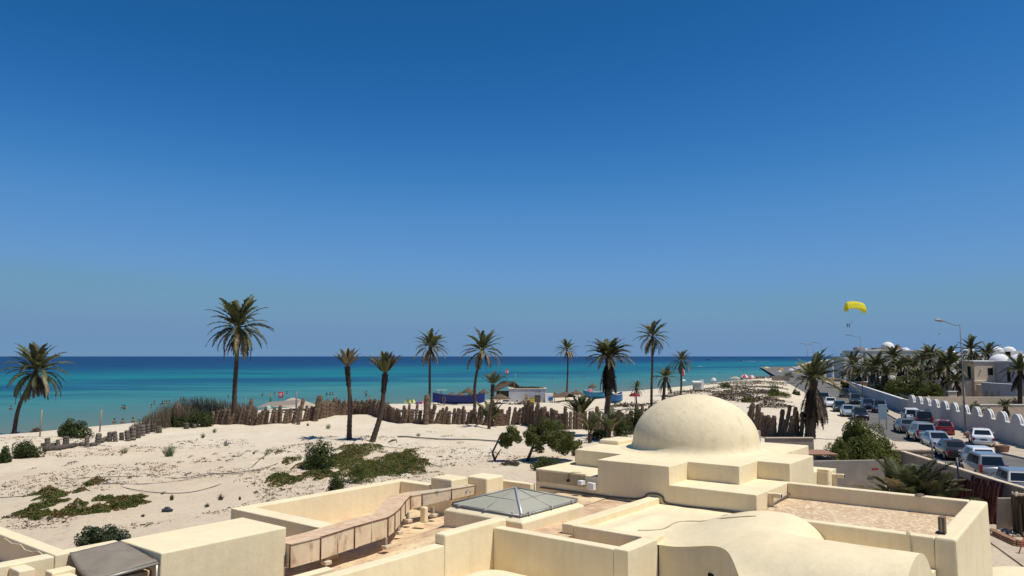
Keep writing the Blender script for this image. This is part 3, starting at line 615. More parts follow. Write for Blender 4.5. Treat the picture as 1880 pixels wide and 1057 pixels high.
def palm(label, base, top, L, style='full', r0=.24, bow=(0, 0), seed=0, nf=None, group=None, name='date_palm', ll=.15, lean=0, kfr=1.0, skirt=None, lw=.027):
    r = random.Random(seed + 100); base = Vector(base); top = Vector(top)
    t = thing(name, label, 'palm tree', base, 0, group)
    mb, pts = trunk_mb(Vector((0, 0, -.2)), top - base, r0, r0 * .62, bow, seed=seed); obj('trunk', mb, BARK, t)
    c = pts[-1]
    if (top - base).length > 3:                          # ragged collar of old leaf bases under the crown
        kb = .72 if style == 'tuft' else .88; seg_ = [p for i, p in enumerate(pts) if i / 34 >= kb]; cm = MB(); cm.tube(seg_, [r0 * (.80 + .35 * i / len(seg_)) * r.uniform(.95, 1.1) for i in range(len(seg_))], 8, False)
        for i in range(46):
            p = seg_[int(r.random() * (len(seg_) - 1))]; a_ = r.uniform(0, 6.28); q = Vector((math.cos(a_), math.sin(a_), 0)); sd = Vector((-q.y, q.x, 0)) * .05; rr = r0 * .9
            cm.add([p + q * rr * .8 - sd, p + q * rr * .8 + sd, p + q * (rr + .13) + Vector((0, 0, .28)) + sd * .4, p + q * (rr + .13) + Vector((0, 0, .28)) - sd * .4], [(0, 1, 2, 3)])
        obj('leaf_bases', cm, mat('leaf_base', (.05, .036, .028), .95, (.03, .022, .018), 8), t)
    def put(e, az, l, droop, dry, nm='frond', off=0):
        me = frond(e, droop, dry, r.randint(0, 9), 32 if lw > .02 else 62, ll, lw); o = bpy.data.objects.new(nm, me); col.objects.link(o); o.parent = t
        o.location = c + Vector((math.cos(az) * .12, math.sin(az) * .12, -off)); o.rotation_euler = (r.uniform(-.2, .2), 0, az); o.scale = (l, l * r.uniform(.85, 1.15), l)
        return o
    ga = 2.39996
    if style == 'full': n = int((nf or 38) * 1.25); spec = [(86 - 135 * (i / n) ** .95 + r.uniform(-6, 6), i * ga + r.uniform(-.3, .3), L * r.uniform(.88, 1.14), 55 + 25 * i / n, (2 if i > n * .66 and r.random() < .45 else 0)) for i in range(n)]; nd = 26; dl = (.45, .8)
    elif style == 'sparse': n = int((nf or 26) * 1.25); spec = [(82 - 118 * (i / n) + r.uniform(-8, 8), i * ga + r.uniform(-.4, .4), L * r.uniform(.9, 1.2), 50 + 35 * i / n, (2 if i > n * .6 and r.random() < .6 else 0)) for i in range(n)]; nd = 14; dl = (.5, .8)
    elif style == 'tuft': n = nf or 24; spec = [(84 - 42 * (i / n) + r.uniform(-4, 4), i * ga + r.uniform(-.4, .4), L * r.uniform(.8, 1.05), 18 + 22 * r.random(), 2 if r.random() < .35 else 0) for i in range(n)]; nd = 3; dl = (.2, .35)
    elif style == 'windy': n = int((nf or 34) * 1.2); spec = [(80 - 85 * (i / n) + r.uniform(-8, 8), i * ga + r.uniform(-.3, .3), L * r.uniform(.75, 1.1), 65 + 20 * i / n, (2 if i > n * .6 and r.random() < .5 else 0)) for i in range(n)]; nd = 38; dl = (.6, 1.0)
    elif style == 'bush': n = nf or 30; spec = [(86 - (38 if L < 5 and lw > .02 else 60) * (i / n) + r.uniform(-6, 6), i * ga + r.uniform(-.4, .4), L * r.uniform(.6, 1.1), 28 + 25 * r.random(), 2 if r.random() < .1 else 0) for i in range(n)]; nd = 6; dl = (.3, .5)
    for e, az, l, dr, dry in spec:
        l *= kfr
        if lean: l *= 1 + lean * math.cos(az)
        put(e, az, l, dr, dry, 'frond', off=.25 * L * .1 * max(0, 40 - e) / 60)
    if skirt: nd = skirt[0]; dl = skirt[1:]
    for i in range(nd):
        put(r.uniform(-74, -88) if skirt else r.uniform(-58, -78), i * ga * 1.3, L * r.uniform(*dl), 20, 3 if skirt and r.random() < .8 else 1, 'dry_frond', off=r.uniform(.1, .5))
    return t
def palm_px(label, bx, by, cx, cy, Lpx, style='full', Y=None, dY=0, r0=.24, bow=(0, 0), seed=0, **k):
    g = G(bx, by) if Y is None else None
    if g is None: g = atY(bx, by, Y); g.z = ground(g.x, g.y) if coast_d(g.x, g.y) > 0 and g.x < road_left(g.y) else 0.0
    t = atY(cx, cy, g.y + dY); return palm(label, g, t, Lpx * g.y / FPX, style, r0, bow, seed, **k)
palm_px('leaning date palm at far left, its trunk bending right over the shore', 25, 794, 68, 680, 62, 'full', r0=.25, bow=(-.55, 0), seed=1)
palm_px('tallest date palm, with a wide round crown above the log fence', 430, 772, 438, 600, 64, 'full', Y=99, r0=.34, bow=(-.1, 0), seed=2, nf=44)
palm_px('cropped palm with upright tuft, left of the pair on the sand', 641, 806, 638, 672, 40, 'tuft', r0=.27, seed=3, bow=(.15, 0))
palm_px('cropped palm leaning right, with upright tuft and dark upper trunk', 683, 810, 707, 686, 48, 'tuft', r0=.29, seed=4, bow=(.3, 0), nf=28)
palm_px('slim palm rising behind the tall fence log', 788, 748, 790, 636, 37, 'sparse', Y=118, r0=.23, seed=5, nf=30)
palm_px('slim palm curving right with wide thin fronds, left of the thatched hut', 872, 750, 886, 642, 43, 'sparse', Y=112, r0=.25, bow=(-.5, 0), seed=6, nf=30)
palm_px('small distant palm standing alone against the sea near the shack', 1039, 713, 1041, 642, 24, 'sparse', Y=155, r0=.2, seed=7, bow=(.25, 0))
palm_px('big bushy palm with a skirt of dark hanging fronds beside the fence', 1115, 806, 1118, 655, 50, 'windy', Y=80, r0=.34, seed=8, nf=50, skirt=(70, .75, 1.35))
palm_px('tall slim palm with rounded crown, left of the dome', 1196, 748, 1198, 617, 36, 'full', Y=120, r0=.22, seed=9, nf=30)
palm_px('short shaggy palm with brown skirt just behind the dome', 1214, 742, 1222, 692, 30, 'windy', Y=118, r0=.3, seed=10, nf=24)
palm_px('small palm above the dome with a red cloth hanging in it', 1250, 714, 1251, 662, 26, 'full', Y=158, r0=.22, seed=11, nf=24)
palm_px('little drooping palm behind the dark red parasol', 1168, 735, 1168, 712, 18, 'full', Y=125, r0=.16, seed=12, nf=16)
palm_px('shaggy palm with bare bent fronds and dark skirt at the end of the fence', 1486, 800, 1492, 697, 60, 'windy', Y=79, r0=.55, seed=13, nf=30, lean=.35, skirt=(75, .8, 1.4))
palm_px('palm with pale tattered top and green shoots standing in front of the fence', 897, 786, 905, 706, 30, 'tuft', r0=.2, seed=14, nf=14)
def cluster(label, px, py, Lpx, seed, n=18, Y=None, h=.3, cat='palm tree', ll=.15, nm='young_palm', lw=.022):
    g = G(px, py) if Y is None else atY(px, py, Y)
    if Y is not None: g.z = ground(g.x, g.y) if g.x < road_left(g.y) else .0
    return palm(label, g, g + Vector((0, 0, h)), Lpx * g.y / FPX, 'bush', .2, (0, 0), seed, n, name=nm, ll=ll, lw=lw)
cluster('green palm shoots around the trunk foot in front of the fence', 900, 780, 46, 20, 26)
cluster('young bushy palm growing behind the fence right of the white shack', 1066, 768, 46, 21, 40, Y=92, h=1.2)
cluster('young palm in front of the dark fence, left of the big bushy palm', 1083, 812, 44, 22, 20, h=.9)
cluster('young palm at the foot of the big bushy palm', 1120, 812, 54, 23, 26, Y=76, h=.9)
cluster('large young palm filling the corner behind the grey yard wall', 1668, 930, 112, 24, 58, Y=41, h=.5, ll=.18, lw=.0085)
cluster('second young palm beside the stacked red tiles', 1712, 930, 84, 25, 26, Y=40, h=.4, ll=.18, lw=.0085)
# palms of the gardens beyond the white wall
gp = [(1566, 700, 1566, 670, 26, 205, 'leftmost garden palm beyond the far end of the white wall'), (1588, 705, 1590, 678, 24, 195, 'garden palm right behind the second street lamp'),
      (1612, 715, 1611, 672, 32, 172, 'garden palm with black skirt standing over the terracotta wall'), (1640, 708, 1641, 655, 26, 190, 'garden palm in front of the far white dome'),
      (1664, 712, 1664, 668, 24, 185, 'brownish garden palm right of the far white dome'), (1707, 715, 1708, 656, 30, 165, 'tall garden palm left of the shaggy one'),
      (1741, 730, 1742, 672, 40, 142, 'big shaggy garden palm beside the tower house'), (1783, 690, 1783, 642, 27, 185, 'palm rising behind the roof of the tower house'),
      (1812, 690, 1813, 650, 26, 180, 'dark palm rising behind the two white roof domes'), (1842, 680, 1845, 662, 16, 230, 'distant palm right of the two roof domes'),
      (1872, 760, 1873, 680, 34, 105, 'palm with thick dark trunk at the right picture edge'), (1689, 712, 1688, 690, 22, 170, 'low garden palm among the green trees'),
      (1757, 735, 1756, 700, 20, 135, 'thin bent palm beside the tower house'), (1848, 765, 1846, 744, 14, 95, 'small broken palm behind the beige garden wall'),
      (1725, 690, 1726, 655, 18, 215, 'distant palm between the tall and the shaggy garden palms'), (1545, 700, 1548, 690, 14, 230, 'small low palm beside the far white houses'), (1600, 712, 1601, 684, 24, 178, 'low dark palm between the second lamp and the black skirted one'), (1626, 716, 1627, 688, 24, 162, 'short palm in front of the vaulted white roof'), (1652, 712, 1653, 676, 24, 175, 'palm between the far dome and the brownish palm'), (1676, 712, 1677, 672, 24, 180, 'palm behind the olive green tree'),
      (1692, 705, 1693, 662, 22, 200, 'slim palm left of the tall garden palm'), (1722, 722, 1723, 684, 28, 150, 'dark palm squeezed between tall and shaggy palms'), (1764, 722, 1764, 678, 22, 150, 'half hidden palm behind the nearest lamp post'), (1578, 708, 1577, 686, 20, 185, 'small palm left of the second street lamp')]
for i, (bx, by, cx, cy, l, Y, lab) in enumerate(gp):
    palm_px(lab, bx, by, cx, cy, l * 1.2, 'full' if i in (7, 8, 0) else 'windy', Y=Y, r0=.34, seed=40 + i, nf=30, group='palms of the walled gardens')
cluster('spiky young palm sprawling behind the scalloped white wall', 1783, 768, 40, 70, 26, Y=92, h=.7)

# ------------------------------------------------------------ bushes, trees, ground cover
def leaves(n, rx, ry, rz, leaf, seed, clumps=26, flat=False, down=.35, hollow=.55, cz=(.18, .36)):
    g = np.random.default_rng(seed)
    d = g.normal(size=(clumps, 3)); d[:, 2] = np.abs(d[:, 2]) * 1.0 - (0 if flat else down * .6); d /= np.linalg.norm(d, axis=1)[:, None]
    cr = g.uniform(.35, .95, clumps) ** .6; cc = d * cr[:, None] * .78; cs = g.uniform(*cz, clumps)
    k = g.integers(0, clumps, n); q = g.normal(size=(n, 3)); q /= np.linalg.norm(q, axis=1)[:, None]
    P_ = cc[k] + q * (cs[k] * g.uniform(hollow, 1, n) ** .5)[:, None]
    P_ *= np.array([rx, ry, rz]); P_[:, 2] = np.maximum(P_[:, 2], -.02 if flat or down == 0 else -down * rz)
    nrm = q + g.normal(size=(n, 3)) * .6; nrm /= np.linalg.norm(nrm, axis=1)[:, None]
    t = g.normal(size=(n, 3)); t -= nrm * (t * nrm).sum(1)[:, None]; t /= np.linalg.norm(t, axis=1)[:, None]; b = np.cross(nrm, t)
    s = (leaf * g.uniform(.6, 1.3, n))[:, None]
    V = np.stack([P_ - t * s, P_ + b * s * .45, P_ + t * s, P_ - b * s * .45], 1).reshape(-1, 3); F = np.arange(n * 4).reshape(n, 4)
    return V, F
def bush(label, g, rx, ry, rz, n, leaf, mt, seed, name='bush', cat='bush', clumps=26, **k):
    V, F = leaves(n, rx, ry, rz, leaf, seed, clumps, down=0, **k); o = bpy.data.objects.new(name, fastmesh(name, V, F, mt)); col.objects.link(o); o.location = g
    return tag(o, label, cat)
def bush_px(label, px, py, wpx, hpx, n, leaf, mt, seed, Y=None, **k):
    g = G(px, py) if Y is None else atY(px, py, Y)
    if Y is not None: g.z = ground(g.x, g.y) if g.x < road_left(g.y) else 0
    s = g.y / FPX; return bush(label, g - Vector((0, 0, .05)), wpx * s / 2 * 1.06, wpx * s / 2 * .85, hpx * s * 1.22, n, leaf, mt, seed, **k)
bush_px('green undergrowth at the dark fence foot left of the big bushy palm', 1100, 806, 44, 22, 3500, .07, LEAF, 301)
bush_px('green undergrowth right of the big bushy palm trunk', 1140, 802, 40, 30, 3500, .07, LEAF, 302)
bush_px('dark rounded bush cut by the left picture edge', 4, 848, 34, 27, 3500, .09, LEAF, 1)
bush_px('dark rounded bush left of the fallen palm logs', 49, 839, 60, 29, 7000, .08, LEAF, 2)
bush_px('sprawling green bush on the little dune by the shore', 136, 802, 62, 34, 6500, .1, LEAF, 3)
bush_px('low brownish bush on the shore dune left of the sprawling green one', 66, 792, 24, 8, 900, .09, SCRUB, 4)
bush_px('dense dark shrub half hidden by the corner roof at lower left', 188, 1012, 116, 50, 20000, .05, LEAFD, 5, clumps=60, cz=(.14, .26))
bush_px('feathery dark green bush at the top of the ground cover', 586, 860, 62, 50, 9000, .07, LEAF, 6)
bush_px('low dark bush beside the courtyard wall below the ground cover', 620, 902, 42, 32, 5000, .045, LEAF, 7)
bush_px('open twiggy shrub in the middle of the ground cover', 660, 884, 62, 44, 4500, .05, LEAFL, 8)
bush_px('dark bush left of the reeds behind the palm logs', 365, 782, 70, 26, 4500, .1, LEAF, 10)
bush_px('dark green bush below the reeds near the tripod of poles', 320, 782, 60, 20, 3500, .1, LEAF, 11)
bush_px('bush between the fence and the big dome', 1165, 795, 60, 45, 7000, .08, LEAF, 12)
bush_px('bush close to the dome foot on its left', 1150, 812, 46, 24, 3500, .07, LEAF, 13, Y=62)
bush_px('large yellowish green bush beside the grey yard wall', 1582, 848, 152, 102, 60000, .075, LEAFL, 14, Y=54, clumps=70, cz=(.1, .26))
bush_px('lower left lobe bush of the large yellowish green one', 1538, 850, 66, 52, 9000, .07, LEAFL, 15, Y=52)
bush_px('green scrub on the dune top below the far parasols', 1448, 692, 22, 10, 900, .16, LEAF, 16)
bush_px('small green bush beneath the bare hanging fronds', 1461, 724, 18, 9, 900, .14, LEAF, 17)
bush_px('dark bush on the hummocky dune right of the dome', 1421, 726, 24, 22, 1500, .12, LEAF, 18)
bush_px('bright green strip of plants below the hummocky dune', 1430, 727, 60, 9, 1500, .12, LEAFL, 19)
bush_px('small green shrub low behind the dome', 1375, 737, 32, 10, 1300, .12, LEAFL, 20)
bush_px('tiny green bush at the top left of the hummocky dune', 1332, 712, 24, 12, 1000, .14, LEAF, 21)
bush_px('clipped dark hedge in front of the big shaggy garden palm', 1726, 728, 52, 20, 5000, .14, LEAF, 22, Y=128)
bush_px('bright low hedge on the garden edge above the scallops', 1673, 733, 44, 13, 3500, .13, LEAFL, 23, Y=122)
bush_px('broad green hedge behind the first scallops of the wall', 1722, 755, 76, 22, 6000, .13, LEAF, 24, Y=100)
bush_px('round dark bush in front of the arcade wall', 1840, 731, 32, 16, 2200, .13, LEAFD, 25, Y=122)
bush_px('brownish shrub right of the arcade bush', 1862, 736, 22, 24, 1600, .1, SCRUB, 26, Y=118)
bush_px('yellow green creeper behind the last scallops', 1840, 790, 60, 22, 3500, .1, LEAFL, 27, Y=84)
bush_px('dry orange weed growing at the road corner of the rubble', 1697, 808, 18, 12, 900, .07, colour('dry_orange', (.22, .11, .035)), 28, Y=66)
for i, (x, y, w_, h_, Y, m, lab) in enumerate([(1668, 722, 70, 44, 150, LEAFT, 'olive green tree in the middle of the gardens'), (1700, 724, 60, 56, 140, LEAFT, 'tall olive green tree left of the big shaggy palm'), (1640, 722, 40, 30, 160, LEAF, 'dark green tree behind the curved white wall'),
        (1565, 706, 40, 24, 190, LEAF, 'dark tree crown beneath the leftmost garden palm'), (1735, 700, 60, 40, 175, LEAF, 'dark green tree behind the shaggy garden palm'), (1855, 680, 60, 22, 210, LEAFD, 'dark distant tree row behind the two roof domes'), (1695, 690, 50, 24, 200, LEAF, 'distant tree crown between the garden palms')]):
    g = atY(x, y, Y); g.z = 0; s = Y / FPX; t = thing('garden_tree', lab, 'tree', g); hh = (CAMH - (y - 652) * s) if False else h_ * s
    V, F = leaves(9000, w_ * s / 2 * 1.25, w_ * s / 2 * 1.2, h_ * s * .62, .17, 60 + i, 70, down=1.3, cz=(.09, .24)); o = bpy.data.objects.new('crown', fastmesh('crown', V, F, m)); col.objects.link(o); o.parent = t; o.location = (0, 0, h_ * s * .42)
    obj('trunk', MB().tube([(0, 0, -.2), (.1, .1, h_ * s * .3), (0, 0, h_ * s * .6)], [.2, .15, .08]), BARKT, t)
for i, (x, y, w_, h_, Y, m, lab) in enumerate([(1655, 735, 60, 20, 132, LEAFD, 'dark low hedge behind the bend of the white wall'), (1700, 740, 60, 18, 118, LEAF, 'mid green hedge between the two hedge rows'), (1752, 752, 50, 20, 105, LEAF, 'green bush left of the spiky young palm'), (1680, 716, 50, 26, 150, LEAFD, 'dark thicket below the olive trees'), (1610, 712, 46, 20, 165, LEAFD, 'dark thicket behind the terracotta wall'), (1812, 772, 60, 20, 90, LEAFL, 'yellowish creeper left of the last scallops'), (1745, 720, 40, 30, 148, LEAF, 'bush at the foot of the big shaggy palm'), (1765, 775, 40, 14, 92, LEAF, 'low creeper peeping over the scalloped wall')]):
    bush_px(lab, x, y, w_, h_, 5200, .14, m, 200 + i, Y=Y)
def tree_px(label, bx, by, limbs, crowns, seed, mt=LEAF):
    g = G(bx, by); s = g.y / FPX; t = thing('windswept_tree', label, 'tree', g)
    mb = MB()
    for l in limbs: mb.tube([((x - bx) * s, dy, (by - y) * s) for x, y, dy in l[1:]], [l[0] * (1 - .6 * i / (len(l) - 2)) for i in range(len(l) - 1)], 7)
    obj('trunk', mb, BARKT, t)
    for i, (x, y, rx, rz, n) in enumerate(crowns):
        V, F = leaves(n, rx * s, rx * s * .9, rz * s, .075, seed + i, 34, hollow=.3, down=1.3); o = bpy.data.objects.new('crown', fastmesh('crown', V, F, mt)); col.objects.link(o); o.parent = t; o.location = ((x - bx) * s, 0, (by - y) * s)
tree_px('windswept tree with a wide drooping crown on the sand before the fence', 968, 846, [(.16, (966, 850, 0), (972, 836, 0), (978, 820, 0), (984, 806, 0)), (.09, (976, 824, 0), (990, 818, .2), (1010, 812, .3), (1030, 806, 0)), (.06, (978, 828, 0), (986, 826, -.2), (994, 822, -.3))],
        [(1006, 803, 46, 36, 15000), (1040, 816, 30, 30, 7000), (983, 802, 24, 28, 6000)], 90, LEAFT)
tree_px('small leaning tree with a bare forked trunk and loose crown', 908, 846, [(.13, (909, 850, 0), (908, 842, 0), (904, 830, 0), (912, 814, 0), (918, 800, .1)), (.08, (909, 842, 0), (914, 832, 0), (920, 824, 0)), (.04, (905, 832, 0), (900, 822, 0))], [(937, 801, 22, 22, 5200), (928, 813, 15, 13, 1500)], 95, LEAFT)
bush_px('low dark bush in the shade under the windswept tree', 1008, 862, 74, 26, 5000, .06, LEAF, 97)
bush_px('brown twiggy litter under the small leaning tree', 935, 852, 46, 9, 1200, .06, SCRUB, 98)
def mat_patch(cells, n_per, leaf, seed, mt, name, label, hgt=.5):
    g = np.random.default_rng(seed); Vs = []; 
    for (x, y, rx, ry) in cells:
        c = G(x, y); s = c.y / FPX; h = CAMH - c.z; sy = s * c.y / h            # ry in pixels on the ground
        n = int(n_per * rx * ry / 100)
        # irregular outline: petals
        a = g.uniform(0, 2 * math.pi, n); r = np.sqrt(g.uniform(0, 1, n)); ph = g.uniform(0, 6, 3)
        edge = 1 + .22 * np.sin(3 * a + ph[0]) + .16 * np.sin(5 * a + ph[1]) + .1 * np.sin(9 * a + ph[2])
        rx *= .88; ry *= .9
        X = c.x + rx * s * r * edge * np.cos(a); Y = c.y + ry * sy * r * edge * np.sin(a)
        hh = hgt * (1 - r ** 2 * .85) * (.45 + .55 * np.clip(np.sin(X * 3.1 + ph[0]) * np.sin(Y * 2.3 + ph[1]) + .35 * np.sin(X * 9) * np.sin(Y * 8), 0, 1)); Z = np.array([ground(p, q) for p, q in zip(X, Y)]) + g.uniform(.0, 1, n) ** .4 * hh
        P_ = np.stack([X, Y, Z], 1); nr = g.normal(size=(n, 3)) + np.array([0, 0, 1.0]); nr /= np.linalg.norm(nr, axis=1)[:, None]
        t = g.normal(size=(n, 3)); t -= nr * (t * nr).sum(1)[:, None]; t /= np.linalg.norm(t, axis=1)[:, None]; b = np.cross(nr, t); q = (leaf * g.uniform(.6, 1.4, n))[:, None]
        Vs.append(np.stack([P_ - t * q, P_ + b * q * .5, P_ + t * q, P_ - b * q * .5], 1).reshape(-1, 3))
    V = np.concatenate(Vs); F = np.arange(len(V)).reshape(-1, 4); o = bpy.data.objects.new(name, fastmesh(name, V, F, mt)); col.objects.link(o); return tag(o, label, 'ground cover', kind='stuff')
mat_patch([(85, 905, 24, 7), (98, 912, 20, 8), (92, 925, 18, 9), (55, 938, 20, 8), (70, 945, 24, 6), (100, 948, 8, 4), (66, 953, 10, 3), (145, 901, 10, 4), (176, 885, 14, 5), (164, 889, 10, 3), (191, 917, 14, 6), (140, 930, 14, 8), (150, 940, 34, 9), (180, 938, 28, 8), (235, 918, 30, 10), (220, 930, 24, 7), (250, 925, 18, 6), (120, 943, 14, 6)],
          900, .06, 1, MATG, 'ground_cover', 'low green and brownish ground cover patches on the sand at lower left')
mat_patch([(524, 881, 32, 9), (505, 875, 14, 6), (535, 845, 16, 6), (556, 853, 14, 6), (512, 830, 8, 3), (494, 829, 6, 3), (580, 870, 30, 6), (600, 872, 24, 6), (620, 845, 30, 14), (640, 835, 26, 12), (655, 855, 40, 16), (690, 858, 36, 14), (640, 822, 26, 6), (655, 828, 20, 8), (672, 818, 14, 6), (665, 834, 14, 8), (715, 850, 30, 14), (745, 846, 34, 14), (765, 852, 28, 10), (740, 862, 46, 8), (725, 838, 24, 8), (750, 832, 20, 8), (700, 868, 40, 6), (600, 852, 22, 10), (690, 822, 14, 6)],
          800, .065, 2, MATG, 'ground_cover', 'sprawling mat of green and rusty ground cover between the palms and the courtyard')
mat_patch([(340, 755, 50, 6), (370, 752, 60, 6), (395, 748, 40, 6)], 60, .1, 5, LEAF, 'ground_cover', 'green growth at the foot of the reeds')
mat_patch([(1350, 728, 40, 4), (1390, 712, 40, 3), (1330, 722, 30, 3), (1400, 702, 50, 4), (1345, 704, 50, 3), (1380, 722, 40, 2.5), (1310, 735, 40, 2), (1400, 737, 50, 2), (1270, 720, 46, 2.2), (1420, 745, 40, 2), (1250, 728, 40, 2), (1150, 745, 40, 2.5), (1225, 742, 50, 2), (960, 742, 30, 1.3), (1060, 742, 20, 1.2), (1365, 716, 40, 3), (1335, 711, 30, 2), (1410, 720, 30, 3), (1320, 728, 24, 2.5), (1390, 733, 46, 2), (1425, 712, 20, 2), (1300, 716, 30, 1.5)], 800, .16, 6, SCRUB, 'dry_scrub', 'dry brown scrub and branches scattered over the far dunes', .95)
# small debris and footprint-like litter all over the sand
g_ = np.random.default_rng(11); Vs = []; cnt = 0
while cnt < 2300:
    px, py = g_.uniform(0, 1500), 800 + g_.uniform(0, 1) ** 1.3 * 170
    if py > 1010 - px * .165 or coast_d(*(q := atz(px, py))[:2]) < 8: continue
    dn = noise.noise(Vector((q.x * .12, q.y * .12, 0)))
    if dn < .0: continue
    c = G(px, py); k = g_.integers(3, 9); s0 = g_.uniform(.03, .09) * (2.2 if g_.random() < .1 else 1)
    for _ in range(k):
        p_ = np.array(c) + g_.normal(size=3) * np.array([s0 * 2, s0 * 2, s0 * .25]) + np.array([0, 0, .03]); d_ = g_.normal(size=3); d_[2] *= .4; d_ /= np.linalg.norm(d_); e_ = np.cross(d_, g_.normal(size=3)); e_ /= np.linalg.norm(e_)
        Vs.append([p_ - d_ * s0, p_ + e_ * s0 * .35, p_ + d_ * s0, p_ - e_ * s0 * .35])
    cnt += 1
V = np.array(Vs).reshape(-1, 3); o = bpy.data.objects.new('sand_litter', fastmesh('sand_litter', V, np.arange(len(V)).reshape(-1, 4), DEBRIS)); col.objects.link(o)
tag(o, 'scattered dry twigs and dark litter on the sand', 'litter', kind='stuff')
mat_patch([(395, 833, 5, 2), (420, 845, 6, 2), (372, 842, 5, 2), (350, 838, 4, 1.5), (440, 836, 7, 2), (455, 828, 5, 2), (330, 848, 5, 2), (318, 858, 6, 2), (300, 852, 5, 1.5), (250, 862, 6, 2), (205, 866, 5, 2), (275, 872, 5, 1.5), (405, 858, 5, 1.5), (480, 842, 6, 2), (130, 850, 8, 2.5), (60, 860, 5, 1.5), (150, 858, 4, 1.5), (345, 870, 6, 2), (470, 903, 4, 2), (25, 948, 10, 2.5), (10, 950, 8, 2), (300, 905, 4, 1.5), (500, 862, 5, 2), (820, 800, 14, 1.5), (790, 792, 10, 1.2), (845, 812, 8, 1.2)], 420, .05, 9, SCRUB, 'dead_sprigs', 'small dead brown sprigs dotted over the open sand', .25)
def tuft(label, px, py, wpx, hpx, n, mt, seed, lw=.012, name='grass_tuft', cat='plant', g=None):
    g = g or G(px, py); s = g.y / FPX; r = random.Random(seed); V = []; F = []
    for i in range(n):
        a = r.uniform(0, 6.28); k = r.random(); rr = wpx * s * .5 * k; h = hpx * s * r.uniform(.5, 1) * (1 - .35 * k); b = Vector((rr * .3 * math.cos(a), rr * .3 * math.sin(a), 0)); t = Vector((rr * math.cos(a), rr * math.sin(a), h)); m_ = b.lerp(t, .5) + Vector((0, 0, h * .12)); sd = Vector((-math.sin(a + 1), math.cos(a + 1), 0)) * lw
        nn = len(V); V += [b - sd, b + sd, m_ + sd, m_ - sd, m_ - sd, m_ + sd, t + sd * .2, t - sd * .2]; F += [(nn, nn + 1, nn + 2, nn + 3), (nn + 4, nn + 5, nn + 6, nn + 7)]
    o = bpy.data.objects.new(name, fastmesh(name, V, F, mt)); col.objects.link(o); o.location = g - Vector((0, 0, .03)); return tag(o, label, cat)
GG = 'grey green grass tufts on the dune'
for i, (x, y, w_, h_, lab) in enumerate([(229, 831, 24, 15, 'low spreading grass tuft left of the tallest tuft'), (310, 837, 34, 27, 'tallest and greenest grass tuft on the sand'), (415, 817, 20, 15, 'grey grass tuft upper right of the tallest one'), (394, 793, 13, 10, 'small grey tuft near the reeds'), (372, 803, 12, 13, 'twiggy tuft left of the small grey one'),
        (602, 786, 14, 13, 'pale tuft in the star shaped palm shadow'), (565, 781, 8, 7, 'tiny pale tuft left of the palm shadow'), (768, 800, 14, 9, 'pale tuft touching the grey pipe'), (405, 917, 16, 15, 'sparse green weed above the courtyard corner'), (380, 930, 14, 10, 'reddish dry weed above the flat box'), (315, 917, 14, 14, 'dry grey weed near the dark bundle'), (440, 917, 6, 9, 'small dark weed at the right of the sparse weeds'), (262, 948, 9, 8, 'single dry weed below the ground cover'), (466, 833, 5, 7, 'lone dark sprig on the open sand')]):
    tuft(lab, x, y, w_, h_, 160 if i == 1 else 70, GRASSM if i < 8 else SCRUB, i, .012)
# dry reeds: one mass
g_ = random.Random(4); V = []; F = []
for i in range(2600):
    px = g_.uniform(238, 470); s_ = (px - 238) / 232
    by = 792 - 30 * min(1, s_ * 1.6) + g_.uniform(-4, 6); c = G(px, by + 2); h = (.35 + 2.6 * math.sin(min(1, s_ * 1.5 + .05) * math.pi * .62) * (1 - .45 * sstep(.6, 1, s_))) * g_.uniform(.6, 1.05)
    a = g_.uniform(0, 6.28); ln = g_.uniform(0, .35) * h; t = c + Vector((ln * math.cos(a) - .15 * h, ln * math.sin(a), h)); sd = Vector((math.cos(a), math.sin(a), 0)) * .022; n = len(V)
    V += [c - sd, c + sd, t + sd * .6, t - sd * .6]; F.append((n, n + 1, n + 2, n + 3))
    if g_.random() < .6:
        n = len(V); p_ = c.lerp(t, g_.uniform(.3, .8)); q_ = p_ + Vector((g_.uniform(-.5, .5), g_.uniform(-.3, .3), g_.uniform(-.1, .35))); V += [p_ - sd, p_ + sd, q_, q_]; F.append((n, n + 1, n + 2, n + 3))
o = bpy.data.objects.new('reeds', fastmesh('reeds', V, F, REED)); col.objects.link(o); tag(o, 'dry brown reeds behind the standing palm logs', 'reeds', kind='stuff')

# ------------------------------------------------------------ palm log fences
def log_mb(h, r, seed, n=9):
    q = random.Random(seed); pts = []; rad = []; m = 10
    for i in range(m + 1):
        s = i / m; pts.append((.04 * math.sin(s * 3 + seed), .03 * math.cos(s * 4 + seed), -.4 + (h + .4) * s)); rad.append(r * (1 + (.12 if i % 2 else -.06)) * (1 if s < .92 else .8) * q.uniform(.93, 1.07))
    return MB().tube(pts, rad, n, smooth=False)
LOGS = [log_mb(1.0 * h, .23, i).mesh('log', POST) for i, h in enumerate((2.4, 2.2, 2.55, 2.0, 2.7, 1.9))]
def logline(root, pts, step, hscale, lean=.12, seed=0, gap=None, rs=1.0):
    r = random.Random(seed); 
    for (x0, y0), (x1, y1) in zip(pts, pts[1:]):
        p0, p1 = G(x0, y0), G(x1, y1); n = max(1, int((p1 - p0).length / step))
        for i in range(n):
            if gap and r.random() < gap: continue
            p = p0.lerp(p1, (i + r.uniform(-.12, .12)) / n); p.z = ground(p.x, p.y)
            o = bpy.data.objects.new('log', r.choice(LOGS)); col.objects.link(o); o.parent = root; o.location = p - root.location + Vector((0, r.uniform(-.12, .12), -.1))
            o.rotation_euler = (r.uniform(-.05, .05), lean * r.uniform(.0, 1.8), r.uniform(0, 6.28) * 0); k = rs * r.uniform(.9, 1.15); o.scale = (k, k, hscale * r.uniform(.8, 1.12))
